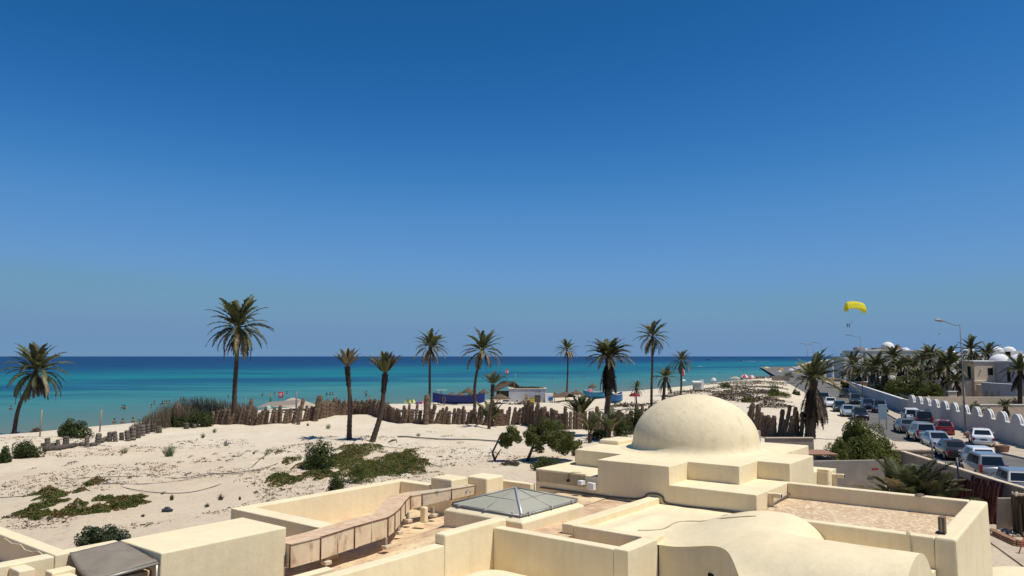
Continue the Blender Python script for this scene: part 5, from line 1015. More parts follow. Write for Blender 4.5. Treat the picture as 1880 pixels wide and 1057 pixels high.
for y in (131.3, 133.0, 134.6): obj('arched_niche', MB().prism([(-.5, 0), (.5, 0), (.5, 1.5), (.35, 1.95), (0, 2.15), (-.35, 1.95), (-.5, 1.5)], 0, .03, lambda a, b, c: (83.397 - c, y + a, b + .3)), CONC, h, world=True)
h = hs('beige_annex', 'low beige annex with an arched doorway left of the villa', 82.5, 141); bx(h, 'block', 80.8, 84.6, 140.6, 146, 0, 4.0, PINKM); bx(h, 'arch_wall', 84.75, 88.4, 138.2, 139.8, 0, 3.3, PINKM)
h = hs('annex_wall', 'pale wall stub under the shaggy garden palm', atY(1750, 0, 132).x, 132, 'wall'); bx(h, 'wall_body', atY(1742, 0, 132).x, atY(1757, 0, 132).x, 132, 132.4, 0, 2.3, CONCT); bx(h, 'coping', atY(1741, 0, 132).x, atY(1758, 0, 132).x, 131.9, 132.5, 2.31, 2.45, WHITE)
h = hs('white_villa', 'long low white villa with a white dome and roof terrace in the distance', 130, 255); X = lambda px, Y=250: atY(px, 0, Y).x
TQ = mat('cool_render', (.46, .49, .47), .85); bx(h, 'main_block', X(1593), X(1725), 250, 268, 0, 10.1, TQ); bx(h, 'roof_edge', X(1592.5), X(1726), 249.8, 268.2, 10.11, 10.45, WHITE)
bx(h, 'corner_pier', X(1577), X(1586), 249.5, 252, 0, 8.0, WHITE); bx(h, 'left_block', X(1574), X(1592.5), 251, 262, 0, 9.4, TQ); bx(h, 'porch', X(1556), X(1573.5), 252, 260, 0, 8.0, TQ)
bx(h, 'drum', X(1623), X(1643), 254, 257.6, 10.46, 11.2, CONC); dome(h, X(1633, 256), 255.8, 11.2, 2.05, 2.0); bx(h, 'drum_ledge', X(1617), X(1650), 253.4, 258.4, 10.46, 10.75, CONC)  # low concrete ledge projecting round the foot of the drum
for a_, b_, z_ in ((1592, 1606, 11.4), (1607, 1612, 11.0)): bx(h, 'roof_room', X(a_), X(b_), 256, 259, 10.46, z_, CONC if a_ < 1600 else WHITE)
bx(h, 'chimney', X(1665), X(1672), 255, 257, 10.46, 12.0, TERR); dome(h, X(1683), 256, 10.46, 1.3, .8)
for i, (px, Y, z, r, lab) in enumerate([(1843, 300, 10.2, 2.6, 'far white domed house, left of the two on the right horizon'), (1866, 300, 10.4, 2.4, 'far white domed house at the right picture edge'), (1792, 280, 9.6, 2.2, 'far white dome peeking behind the palm above the villa'), (1757, 260, 9.2, 2.0, 'small far white dome right of the shaggy palm top')]):
    h = hs('domed_house', lab, X(px, Y), Y); x = X(px, Y); bx(h, 'block', x - 3.6, x + 3.6, Y, Y + 6, 0, z, WHITE); dome(h, x, Y + 3, z, r, r * .75)
for px, Y, w_, z, lab in ((1625, 172, 3.0, 3.6, 'white vaulted roof glowing between the garden palms'), (1648, 170, 1.8, 3.9, 'small white vault right of the larger vaulted roof'), (1725, 165, 2.6, 6.3, 'white vault between the tall and shaggy palms')):
    h = hs('vaulted_house', lab, X(px, Y), Y); x = X(px, Y); bx(h, 'block', x - w_ / 2, x + w_ / 2, Y, Y + 5, 0, z - .6, CONCT); dome(h, x, Y + 2.5, z - .6, w_ / 2, 1.0)
for px, Y, w_, z, lab in ((1546, 300, 7, 5.2, 'white beach house left of the villa, with a blue shutter'), (1528, 330, 5, 5.6, 'small white gabled house behind the shaggy palm top'), (1507, 270, 4, 3.5, 'low white hut behind the bare palm fronds')):
    h = hs('beach_house', lab, X(px, Y), Y); x = X(px, Y); bx(h, 'block', x - w_ / 2, x + w_ / 2, Y, Y + 6, 0, z, WHITE); obj('roof', MB().prism([(-w_ / 2, z), (w_ / 2, z), (0, z + 1.4)], Y - .1, Y + 6, lambda a, b, c: (x + a, c, b)), WHITE, h, world=True); bx(h, 'shutter', x - .9, x + .9, Y - .06, Y - .02, 1.5, 3.2, DBL, 0)

# ------------------------------------------------------------ people
def person_mesh(pose):
    me = bpy.data.meshes.new('person'); J = dict(pel=(0, 0, .95), sp=(0, .01, 1.18), ch=(0, 0, 1.38), nk=(0, .01, 1.50), hd=(0, -.01, 1.62), ht=(0, -.01, 1.73))
    if pose == 'walk': L = {'hl': (-.10, 0, .90), 'kl': (-.11, -.16, .50), 'al': (-.11, .02, .10), 'tl': (-.11, -.12, .04), 'hr': (.10, 0, .90), 'kr': (.11, .05, .50), 'ar': (.11, .28, .13), 'tr': (.11, .18, .05), 'sl': (-.19, 0, 1.40), 'el': (-.27, .10, 1.15), 'wl': (-.27, .02, .92), 'sr': (.19, 0, 1.40), 'er': (.27, -.10, 1.15), 'wr': (.25, -.25, .98)}
    elif pose == 'arm': L = {'hl': (-.10, 0, .90), 'kl': (-.12, -.03, .50), 'al': (-.12, 0, .08), 'tl': (-.12, -.14, .04), 'hr': (.10, 0, .90), 'kr': (.13, .02, .50), 'ar': (.14, .03, .08), 'tr': (.14, -.1, .04), 'sl': (-.19, 0, 1.40), 'el': (-.38, -.02, 1.25), 'wl': (-.50, -.06, 1.05), 'sr': (.19, 0, 1.40), 'er': (.24, -.02, 1.62), 'wr': (.2, -.03, 1.86)}
    else: L = {'hl': (-.10, 0, .90), 'kl': (-.10, -.02, .50), 'al': (-.10, .02, .08), 'tl': (-.10, -.13, .04), 'hr': (.10, 0, .90), 'kr': (.10, -.02, .50), 'ar': (.10, .02, .08), 'tr': (.10, -.13, .04), 'sl': (-.19, 0, 1.40), 'el': (-.26, .02, 1.13), 'wl': (-.26, -.05, .88), 'sr': (.19, 0, 1.40), 'er': (.26, .02, 1.13), 'wr': (.26, -.05, .88)}
    J.update(L); rad = dict(pel=.135, sp=.12, ch=.135, nk=.055, hd=.092, ht=.075, hl=.095, hr=.095, kl=.06, kr=.06, al=.04, ar=.04, tl=.035, tr=.035, sl=.06, sr=.06, el=.042, er=.042, wl=.03, wr=.03)
    for s in 'lr':
        w_ = Vector(J['w' + s]); e_ = Vector(J['e' + s]); J['h' + s + '2'] = tuple(w_ + (w_ - e_).normalized() * .09); rad['h' + s + '2'] = .032
    ks = list(J); E_ = [('pel', 'sp'), ('sp', 'ch'), ('ch', 'nk'), ('nk', 'hd'), ('hd', 'ht')]
    for s in 'lr': E_ += [('pel', 'h' + s), ('h' + s, 'k' + s), ('k' + s, 'a' + s), ('a' + s, 't' + s), ('ch', 's' + s), ('s' + s, 'e' + s), ('e' + s, 'w' + s), ('w' + s, 'h' + s + '2')]
    me.from_pydata([J[k] for k in ks], [(ks.index(a), ks.index(b)) for a, b in E_], []); o = bpy.data.objects.new('tmp', me); col.objects.link(o); m = o.modifiers.new('s', 'SKIN')
    for k, v in zip(ks, me.skin_vertices[0].data): v.radius = (rad[k], rad[k] * (.8 if k in ('pel', 'sp', 'ch') else 1)); v.use_root = k == 'pel'
    m2 = o.modifiers.new('u', 'SUBSURF'); m2.levels = 1; m2.render_levels = 1
    dg = bpy.context.evaluated_depsgraph_get(); out = bpy.data.meshes.new_from_object(o.evaluated_get(dg)); out.name = 'person'; bpy.data.objects.remove(o); return out
SKIN = mat('skin', (.26, .15, .10), .6); HAIR = mat('hair', (.012, .01, .009), .7)
POSE = {k: person_mesh(k) for k in ('walk', 'arm', 'stand')}
for m_ in POSE.values(): m_.materials.clear(); m_.materials.append(SKIN)
def garment(col_, kind='shorts'):
    if kind == 'shorts': return MB().lathe([(.2, -.16), (.19, -.02), (.165, .10)], 12, (0, 0, .93), .75)
    return MB().lathe([(.19, -.3), (.17, 0), (.2, .25), (.17, .36), (.07, .42)], 12, (0, 0, 1.12), .72)
def person(label, px, py=None, Y=None, pose='stand', rz=0, cloth=(.02, .03, .07), shirt=None, z=None, group=None, s=1.0):
    g = atz(px, py, SEA) if z == 'sea' else (G(px, py) if Y is None else Vector((atY(px, 0, Y).x, Y, 0)))
    if z != 'sea' and Y is not None: g.z = ground(g.x, g.y)
    t = bpy.data.objects.new('person', POSE[pose]); col.objects.link(t); t.rotation_euler = (0, 0, rz); t.scale = (s,) * 3; tag(t, label, 'person', group)
    t.location = (g.x, g.y, SEA - 1.28) if z == 'sea' else g
    if group is None or z != 'sea': obj('shorts', garment(0), colour('cloth%d' % (hash(cloth) % 999), cloth), t)
    if shirt: obj('shirt', garment(0, 'shirt'), colour('cloth%d' % (hash(shirt) % 999), shirt), t)
    obj('hair', MB().lathe([(.098, -.03), (.108, .03), (.09, .09), (.001, .13)], 10, (0, .012, 1.66), 1.05), HAIR, t)
    return t
BG = 'bathers in the sea'
for pts, lab in [([(20, 751), (35, 752)], 'bather standing neck deep left of the leaning palm'), ([(225, 749), (229, 750)], 'bather neck deep between the two thin weathered poles'), ([(278, 748), (294, 748), (283, 741), (298, 741), (302, 741), (306, 740), (311, 740)], 'bather in the group offshore of the reeds'),
                 ([(332, 734), (337, 734)], 'bather far out above the reeds'), ([(210, 776), (225, 776), (244, 774)], 'bather in the shallows close to the grey stumps'), ([(419, 729)], 'lone bather left of the tallest palm trunk'), ([(482, 726), (504, 724), (527, 722)], 'bather near the red and white flag'),
                 ([(600, 724), (606, 724), (611, 724)], 'bather in the trio left of the cropped palm'), ([(1010, 694), (1015, 695), (966, 687)], 'bather far out beyond the white shack'), ([(1070, 692), (1073, 693)], 'bather left of the big bushy palm'), ([(1170, 687)], 'lone bather between the bushy palm and the tall slim palm'),
                 ([(1298, 677), (1320, 684), (1327, 684)], 'bather offshore above the dome'), ([(1366, 680), (1396, 679)], 'bather near the far red and white parasols'), ([(1425, 671), (1432, 671), (1410, 680)], 'bather by the far yellow canopy')]:
    for i, (x, y) in enumerate(pts):
        k_ = sorted(pts).index((x, y)); ow = ['leftmost', 'second', 'third', 'fourth', 'fifth', 'sixth', 'rightmost'][k_ if k_ < len(pts) - 1 or len(pts) == 1 else 6] if len(pts) > 1 else ''
        person((ow + (' from left' if ow not in ('leftmost', 'rightmost', '') else '') + ' ' + lab).strip(), x, y, z='sea', rz=rnd.uniform(0, 6), group=BG, s=1.12)
person('bather wading with one arm raised between the two cropped palms', 672, 727, pose='arm', z='sea', rz=.4, s=1.1).location.z = SEA - .55
person('person in dark shorts walking at the waterline between the two cropped palms', 679, None, 132, 'walk', 1.4, (.02, .02, .03))
person('person sitting out of the sun in white, right of the leaning cropped palm', 752, None, 122, 'stand', .5, (.6, .6, .6), (.6, .6, .6), s=.8)
person('person in pink standing by the short shaggy palm', 1217, None, 112, 'walk', .5, (.45, .12, .16), (.5, .2, .25))
person('person in white beside the dark red parasol', 1171, None, 108, 'stand', 1, (.5, .5, .5), (.6, .6, .62))
person('person in blue near the beige tent', 618, None, 124, 'stand', 1, (.1, .15, .4), (.15, .2, .5))
person('person in red under the straw roofs left of the hut', 905, None, 122, 'walk', 2, (.3, .04, .04), (.35, .05, .05))
person('person in dark clothes under the straw roofs by the blue boat', 815, None, 126, 'stand', .3, (.03, .03, .04), (.05, .04, .04))

# ------------------------------------------------------------ beach furniture
def parasol(label, px, top_y, wpx, Y, c1, c2=None, thatch=False, h=.35, tilt=0, group=None, cat='parasol', hz=None):
    p = atY(px, top_y, Y); gz = ground(p.x, Y); s = Y / FPX; r_ = wpx * s / 2; H = max(1.2, p.z - gz); t = thing('straw_parasol' if thatch else 'beach_parasol', label, cat, (p.x, Y, gz), rnd.uniform(0, 1), group)
    obj('pole', MB().tube([(0, 0, 0), (0, 0, H - .1)], .05 if thatch else .025, 6), WOOD if thatch else BRIGHTM, t)
    n = 8; hh = r_ * h * 2
    if thatch:
        obj('thatch_roof', MB().lathe([(r_ * 1.0, -hh - .12), (r_ * .98, -hh), (r_ * .6, -hh * .55), (r_ * .2, -hh * .1), (.03, .0)], 14, (0, 0, H)), THATCH, t); obj('tuft', MB().lathe([(.16, -.08), (.1, .12), (.001, .2)], 8, (0, 0, H)), THATCH, t)
    else:
        for k in range(n):
            pr__ = [(r_ * math.cos(a_) if 0 else 0, 0) for a_ in (0,)]; q0, q1 = 2 * math.pi * k / n, 2 * math.pi * (k + 1) / n
            rr = [(.02, 0), (r_ * .45, -hh * .16), (r_ * .8, -hh * .5), (r_, -hh)]; V = [(a * math.cos(q), a * math.sin(q), H + z) for a, z in rr for q in (q0, q1)]
            o = obj('canopy_panel', MB().add(V, [(2 * i, 2 * i + 2, 2 * i + 3, 2 * i + 1) for i in range(3)], True), colour('cl%d' % (hash(c1 if k % 2 or not c2 else c2) % 9999), (c1 if k % 2 or not c2 else c2), .6, trans=.3), t); o.rotation_euler = (tilt, 0, 0)
    return t
SG = None
for x, y, w_, Y, lab in [(860, 711, 25, 142, 'largest straw parasol standing above the blue boat'), (830, 720, 34, 138, 'wide flat straw roof at the left end of the blue boat'), (846, 719, 26, 141, 'straw roof second from the left over the blue boat'), (868, 717, 20, 139, 'straw roof right behind the curving palm trunk'), (888, 714, 20, 143, 'straw parasol right of the curving palm trunk'), (918, 722, 40, 138, 'low straw roof left of the white shack'),
                      (587, 737, 26, 128, 'left straw parasol of the pair beside the beige tent'), (602, 733, 30, 130, 'right straw parasol of the pair beside the beige tent'), (604, 743, 24, 122, 'yellowish straw parasol under the pair'), (633, 738, 22, 124, 'brown parasol left of the cropped palm trunk'), (1018, 720, 34, 142, 'brown straw roof right of the white shack'), (1038, 718, 40, 146, 'flat brown straw roof left of the young bushy palm'), (1088, 704, 18, 150, 'golden straw parasol above the blue fishing boat'), (1058, 716, 30, 144, 'small straw roof behind the young bushy palm')]:
    parasol(lab, x, y, w_, Y, None, thatch=True, h=.2 if w_ > 26 else .3)
for x, y, w_, Y, c1, c2, lab, h in [(753, 731, 24, 118, (.62, .66, .16), (.7, .72, .35), 'lime yellow parasol right of the leaning palm', .3), (768, 736, 14, 121, (.12, .06, .3), None, 'purple parasol beside the lime yellow one', .3), (774, 735, 9, 119, (.6, .1, .18), None, 'small pink parasol right of the purple one', .45), (1084, 713, 11, 132, (.62, .14, .22), None, 'pink parasol in front of the blue fishing boat', .35),
                          (1165, 720, 22, 112, (.18, .015, .02), None, 'dark red parasol between the bushy palm and the tall slim palm', .28), (1310, 692, 11, 205, (.7, .7, .68), None, 'white parasol by the waterline right of the white cabin', .5), (1255, 695, 8, 170, (.7, .7, .66), None, 'small white parasol by the palm with red cloth', .4), (1367, 686, 16, 230, (.6, .06, .07), (.72, .7, .68), 'red and white parasol, left of the far pair', .4), (1380, 687, 14, 228, (.72, .71, .69), (.6, .2, .2), 'mostly white parasol, right of the far pair', .45),
                          (1407, 672, 13, 340, (.6, .5, .12), (.7, .66, .45), 'yellow parasol out at the water edge far away', .2), (1433, 674, 13, 330, (.42, .28, .1), None, 'tan parasol on the far shore', .35), (1431, 678, 9, 320, (.65, .65, .62), None, 'white parasol under the tan one on the far shore', .4), (1452, 675, 12, 330, (.7, .7, .7), None, 'white parasol on the far dune edge', .35), (1469, 675, 12, 330, (.06, .1, .2), None, 'blue parasol on the far dune edge', .3), (1466, 681, 12, 300, (.55, .33, .05), None, 'orange parasol beneath the blue one', .25),
                          (492, 752, 12, 112, (.4, .55, .5), None, 'pale green parasol at the left end of the fence', .5), (620, 745, 10, 120, (.25, .25, .6), None, 'small blue parasol right of the straw pair', .3), (635, 745, 10, 121, (.6, .25, .12), None, 'small orange parasol left of the cropped palm trunk', .3)]:
    parasol(lab, x, y, w_, Y, c1, c2, h=h)
# tents, boats, hut, shack
TENTC = mat('tent_cloth', (.44, .37, .28), .85, (.36, .30, .23), 2)
t = thing('beach_tent', 'beige pointed tent roof behind the fence', 'tent', (atY(540, 0, 122).x, 122, -.2)); s = 122 / FPX
obj('tent_roof', MB().add([(-3.4, 1.6, .9), (-2.8, -2, .8), (3.9, -1.8, .6), (3.6, 2, .7), (.1, 0, 2.05), (-.4, 0, 2.05)], [(0, 1, 5), (1, 2, 4, 5), (2, 3, 4), (3, 0, 5, 4)]), TENTC, t)
for x, y in ((-3.3, 1.5), (-2.7, -1.9), (3.8, -1.7), (3.5, 1.9)): obj('pole', MB().tube([(x, y, -.2), (x, y, .7)], .04, 6), WOOD, t)
t = thing('beach_tent', 'grey brown low awning at the left end of the fence', 'tent', (atY(510, 0, 116).x, 116, -.2)); obj('tent_roof', MB().add([(-3.2, 0, .9), (3, -.5, 1.4), (3, 2.2, 2.0), (-2, 2, 1.6)], [(0, 1, 2, 3)]), mat('awning_grey', (.25, .21, .17), .9), t)
for x, y, z in ((-3.1, 0, .9), (2.9, -.4, 1.4)): obj('pole', MB().tube([(x, y, -.2), (x, y, z)], .04, 6), WOOD, t)
def boat(label, px, py, wpx, Y, c, rz=0, H=1.0, rim=(.1, .1, .1), nm='fishing_boat'):
    g = Vector((atY(px, 0, Y).x, Y, 0)); g.z = max(ground(g.x, Y), SEA - .3); L_ = wpx * Y / FPX / 2; t = thing(nm, label, 'boat', g, rz); V = []; n = 15
    for i in range(n):
        s = -1 + 2 * i / (n - 1); w_ = .95 * (1 - abs(s) ** 3.2) + .02; sheer = H * (1 + .35 * s * s)
        V += [(s * L_, 0, .08 + .25 * H * abs(s) ** 4), (s * L_, w_ * .75, .35 * H), (s * L_, w_, sheer), (s * L_, w_ * .9, sheer), (s * L_, w_ * .8, .4 * H), (s * L_, -w_ * .8, .4 * H), (s * L_, -w_ * .9, sheer), (s * L_, -w_, sheer), (s * L_, -w_ * .75, .35 * H)]
    mb = MB(); mb.add(V, [((i + 1) * 9 + k, (i + 1) * 9 + (k + 1) % 9, i * 9 + (k + 1) % 9, i * 9 + k) for i in range(n - 1) for k in range(9)], False); obj('hull', mb, colour('hull%d' % (hash(c) % 999), c, .5), t)
    for sy in (-1, 1): obj('gunwale', MB().tube([V[i * 9 + (2 if sy > 0 else 7)] for i in range(n)], .05, 5), colour('rim%d' % (hash(rim) % 99), rim), t)
    for s in (-.4, .1, .5): obj('thwart', MB().box((s * L_, 0, H * .8), (.25, 1.5, .05)), WOOD, t)
    return t
boat('long dark blue boat lying behind the fence under the straw roofs', 842, 742, 96, 134, (.015, .03, .17), -.10, 1.5, (.05, .05, .08))
boat('turquoise blue fishing boat on the beach left of the big bushy palm', 1093, 716, 44, 150, (.03, .22, .38), -.05, 1.3, (.5, .6, .6))
boat('second blue boat right of the big bushy palm trunk', 1131, 722, 26, 140, (.04, .17, .36), .3, 1.5, (.6, .62, .6))
boat('small motor boat far out at sea with a white hull', 1370, 0, 0, 1, (1, 1, 1)) if 0 else None
for px, py, w_, lab, c in ((1361, 661.5, 8, 'white speedboat towing a line of foam far out at sea', (.7, .7, .7)), (1300, 660, 8, 'dark motor boat far out at sea above the dome', (.03, .04, .05))):
    g = atz(px, py, SEA); t = boat(lab, px, py, w_, g.y, c, 0, 1.2); t.location = g
WF = mat('foam', (.8, .82, .82), .8)
for i, (px, py, l, w_, lab) in enumerate([(1378, 662, 16, .8, 'foam trail close behind the white speedboat'), (1405, 662.5, 14, .4, 'thin far end of the speedboat foam trail'), (1287, 671.5, 9, .6, 'short white foam streak above the right of the dome')]):
    a_ = atz(px - l / 2, py, SEA + .05); b_ = atz(px + l / 2, py + .2, SEA + .05); d_ = a_.y * w_ / (FPX * CAMH) * a_.y * .35; tag(obj('wake', MB().add([(a_.x, a_.y - d_, SEA + .06), (b_.x, b_.y - d_ * .2, SEA + .06), (b_.x, b_.y + d_ * .2, SEA + .06), (a_.x, a_.y + d_, SEA + .06)], [(0, 1, 2, 3)]), WF), lab, 'foam')
fr = thing('swing_frame', 'white topped frame on crossed legs left of the straw roofs', 'frame', (atY(809, 0, 136).x, 136, -.1), 0, None, 1.1); s = 118 / FPX
for a_ in (-.8, .0):
    obj('leg', MB().tube([(a_ * 1 - .35, -.4, 0), (a_ + .1, .0, 2.0 + .25)], .04, 6), METAL, fr)
    obj('leg', MB().tube([(a_ + .5, -.4, 0), (a_ - .0, 0, 2.25)], .04, 6), METAL, fr)
obj('top_board', MB().box((.15, 0, 2.3), (1.7, .7, .1)), colour('pale_green_board', (.6, .68, .6)), fr)
sh = thing('white_shack', 'flat white beach shack with dark brush along its roof', 'shack', (atY(970, 0, 142).x, 142, 0)); xa, xb = atY(934, 0, 142).x, atY(1003, 0, 142).x; gz = ground(sh.location.x, 142)
bx(sh, 'wall', xa, xb, 142, 146, gz - .5, 2.35, mat('shack_wall', (.52, .52, .54), .9, (.44, .44, .46), 1.5)); bx(sh, 'roof', xa - .1, xb + .1, 141.9, 146.1, 2.36, 2.48, CONCT)
V, F = leaves(1500, (xb - xa) * .52, .5, .3, .14, 5, 40, flat=True); o = bpy.data.objects.new('roof_brush', fastmesh('roof_brush', V, F, SCRUB)); col.objects.link(o); o.parent = sh; o.location = Vector(((xa + xb) / 2, 142.8, 2.5)) - sh.location
for q in (.72, .8): bx(sh, 'vent_hole', xa + (xb - xa) * q, xa + (xb - xa) * q + .18, 141.96, 141.99, 1.9, 2.0, DARK, 0)
ht = thing('thatched_hut', 'gabled thatched hut left of the white shack', 'hut', (atY(934, 0, 147).x, 147, 0)); w_ = .08
x0, x1, xr = [atY(q, 0, 147).x - ht.location.x for q in (910, 962, 944)]; gz = ground(ht.location.x, 147)
zr, ze = atY(944, 699, 147).z, atY(930, 716, 147).z
V = [(xr - 2.6, 3.0, zr - .1), (xr, 0, zr), (x0 + .1, 0 - .4, ze), (x0 - 1.2, 3.2, ze), (x1 + .2, 0, ze - .1), (x1 - 1, 3.2, ze)]
V2 = [Vector(v) - Vector((0, 0, .18)) for v in V]; obj('thatch_roof', MB().add([Vector(v) for v in V] + V2, [(0, 1, 2, 3)[::-1], (0, 1, 4, 5), (6, 7, 8, 9), (6, 7, 10, 11)[::-1], (1, 2, 8, 7), (1, 4, 10, 7)]), THATCH, ht)
for x in (x0 + .2, xr, x1): obj('post', MB().tube([(x, .05, gz), (x, .05, ze if x != xr else zr)], .07, 6), WOOD, ht)
obj('back_wall', MB().box(((x0 + x1) / 2, 2.6, (gz + ze) / 2), (x1 - x0 - .4, .1, ze - gz - .3)), mat('reed_wall', (.12, .09, .06), .9), ht)
fp = thing('flag_pole', 'pole with a red and white flag above the thatched hut', 'flag', Vector((atY(928, 0, 149).x, 149, zr))); s = 113 / FPX; RED = colour('flag_red', (.6, .02, .035), .7, trans=.3); WHF = colour('flag_white', (.75, .74, .73), .7, trans=.3)
obj('pole', MB().tube([(0, 0, -.6), (0, 0, 2.3)], .035, 6), LAMPM, fp)
def flag(root, w_, h_, x, z, lab=None):
    n = 8; mb = MB(); P_ = [(x + w_ * i / n, .12 * math.sin(i * 1.1), z - h_ * j + .04 * math.sin(i)) for j in (0, 1) for i in range(n + 1)]; mb.add(P_, [(i, i + 1, n + 2 + i, n + 1 + i) for i in range(n)], True); f = obj('flag_cloth', mb, RED, root); so_ = f.modifiers.new('s', 'SOLIDIFY'); so_.thickness = .01
    disc = obj('white_disc', MB().add([(x + w_ * .5 + h_ * .3 * math.cos(q), -.14, z - h_ * .5 + h_ * .3 * math.sin(q)) for q in [2 * math.pi * k / 16 for k in range(16)]], [tuple(range(16))]), WHF, f)
    obj('red_crescent', MB().add([(x + w_ * .5 - .02 + h_ * .17 * math.cos(q), -.15, z - h_ * .5 + h_ * .17 * math.sin(q)) for q in [math.pi * .35 + math.pi * 1.3 * k / 12 for k in range(13)]] + [(x + w_ * .5 + .05 + h_ * .12 * math.cos(q), -.15, z - h_ * .5 + h_ * .12 * math.sin(q)) for q in [math.pi * 1.6 - math.pi * 1.2 * k / 12 for k in range(13)]], [(i, i + 1, 24 - i, 25 - i) for i in range(12)]), RED, f)
flag(fp, .55, 1.0, .05, 2.25)
f2_ = thing('flag_pole', 'pole with a red flag and white disc, left of the beige tent', 'flag', (atY(507, 0, 126).x, 126, -.5)); obj('pole', MB().tube([(.35, 0, 0), (.45, 0, 3.2)], .03, 6), WOOD, f2_); flag(f2_, .8, .95, .45 - .1, 3.1)
f3_ = thing('warning_flag', 'thin pole with a small orange and green pennant left of the red flag', 'flag', (atY(497, 0, 126).x, 126, -.5)); obj('pole', MB().tube([(0, 0, 0), (0, 0, 3.0)], .03, 6), WOOD, f3_)
obj('orange_cloth', MB().box((0, -.04, 2.6), (.16, .02, .5)), colour('orange_cloth', (.6, .25, .1)), f3_); obj('green_cloth', MB().add([(-.08, -.05, 2.2), (.08, -.05, 2.2), (.22, -.05, 1.5), (-.22, -.05, 1.5)], [(0, 1, 2, 3)]), colour('green_cloth', (.02, .2, .13)), f3_)
bk = thing('bicycle', 'bicycle mounted upright on the ridge of the thatched hut', 'bicycle', Vector((atY(921, 0, 148.5).x, 148.5, zr - .05)), 0, None, 1.3)
for x in (-.52, .52):
    wo = obj('wheel', MB().tube([(x + .33 * math.cos(q), 0, .34 + .33 * math.sin(q)) for q in [2 * math.pi * k / 20 for k in range(21)]], .03, 5), TYRE, bk)
    obj('spokes', MB().tube([(x - .32, 0, .34), (x + .32, 0, .34)], .006, 3).tube([(x, 0, .02), (x, 0, .66)], .006, 3), METAL, wo)
obj('frame', MB().tube([(-.52, 0, .34), (-.1, 0, .32), (.38, 0, .82), (-.2, 0, .80), (-.1, 0, .32)], .022, 5).tube([(-.52, 0, .34), (-.2, 0, .8)], .018, 5).tube([(.38, 0, .85), (.52, 0, .34)], .02, 5), BLACKP, bk)
obj('saddle', MB().box((-.24, 0, .93), (.26, .12, .06)), BLACKP, bk, .02); obj('handlebar', MB().tube([(.36, -.25, 1.0), (.38, 0, .95), (.36, .25, 1.0)], .018, 5), BLACKP, bk)
an = thing('antenna', 'thin antenna mast on the hut gable', 'antenna', Vector((atY(946, 0, 147).x, 147, zr - .1))); obj('mast', MB().tube([(0, 0, 0), (0, 0, 1.35)], .025, 5), METAL, an); obj('head', MB().lathe([(.001, -.1), (.09, 0), (.001, .12)], 8, (0, 0, 1.4)), WHITE, an)
def crate(label, px, Y, w_, h_, c, nm, cat):
    x = atY(px, 0, Y).x; g = ground(x, Y); t = thing(nm, label, cat, (x, Y, g)); obj('body', MB().box((0, 0, h_ / 2), (w_, .6, h_)), colour('c_' + nm + str(px), c), t, .04); obj('rim', MB().box((0, 0, h_ - .03), (w_ + .06, .66, .06)), colour('r_' + nm + str(px), tuple(x * .7 for x in c)), t, .01); return t
crate('yellow tub standing against the white shack wall', 976, 140.6, .9, .9, (.5, .36, .05), 'tub', 'tub'); crate('brown junk crate right of the yellow tub', 987, 140.6, 1.1, 1.3, (.1, .07, .05), 'crate', 'crate')
t = thing('wooden_panel', 'pale wooden panel leaning on the shack wall', 'board', (atY(966, 0, 141).x, 141, ground(2, 141))); obj('panel', MB().box((0, 0, .75), (.6, .06, 1.5), 0, Matrix.Rotation(-.15, 4, 'X')), POLEW, t); obj('cross_bar', MB().box((0, -.06, .8), (.6, .04, .08)), WOOD, t)
ck = thing('ice_chest', 'white kiosk chest with a blue splash at the right end of the shack', 'kiosk', (atY(1008, 0, 141).x, 141, ground(7, 141))); obj('chest', MB().box((0, 0, .85), (1.5, .8, 1.7)), WHITE, ck, .04); obj('blue_patch', MB().lathe([(.001, 0), (.42, .02), (.001, .04)], 9), colour('blue_splash', (.03, .2, .55)), ck, loc=(.25, -.42, .75)).rotation_euler = (R(90), 0, 0)
cbn = thing('lifeguard_cabin', 'small white wooden cabin with an open panel on the beach', 'cabin', (atY(1280, 0, 178).x, 178, ground(43, 178))); s = 178 / FPX
obj('walls', MB().box((0, 0, 1.0), (1.7, 1.6, 1.6)), mat('cabin_grey', (.42, .42, .38)), cbn, .02); obj('roof', MB().box((-.05, -.1, 1.95), (2.0, 1.9, .25), 0, Matrix.Rotation(.12, 4, 'X')), WHITE, cbn, .02); obj('open_panel', MB().box((1.15, -.2, 1.35), (.7, .15, 2.3)), WHITE, cbn, .02); obj('plinth', MB().box((0, 0, .1), (1.6, 1.5, .2)), DARK, cbn)
cn = thing('shade_canopy', 'square cream canopy on thin poles, left of the far red and white parasol', 'canopy', (atY(1350, 0, 215).x, 215, ground(65, 215))); obj('cloth', MB().lathe([(1.7, 2.2), (.9, 2.6), (.001, 2.8)], 4, smooth=False), TENTC, cn)
for a_ in (0, 1, 2, 3): obj('pole', MB().tube([(1.6 * math.cos(a_ * math.pi / 2), 1.6 * math.sin(a_ * math.pi / 2), 0), (1.6 * math.cos(a_ * math.pi / 2), 1.6 * math.sin(a_ * math.pi / 2), 2.2)], .05, 5), WOOD, cn)
rk = thing('shore_rocks', 'heap of dark rocks at the waterline below the far parasols', 'rocks', Vector((atY(1405, 0, 290).x, 290, -.6)))
for i in range(40): o = obj('rock', MB().lathe([(.001, -.5), (.7, -.3), (.8, .1), (.001, .7)], 7, smooth=False), mat('dark_rock', (.10, .085, .07), .9, objvar=.3), rk, loc=(rnd.uniform(-5, 8), rnd.uniform(-14, 22), rnd.uniform(0, .6))); o.rotation_euler = (rnd.random() * 3, rnd.random() * 3, 0); o.scale = (rnd.uniform(.5, 1.4),) * 3
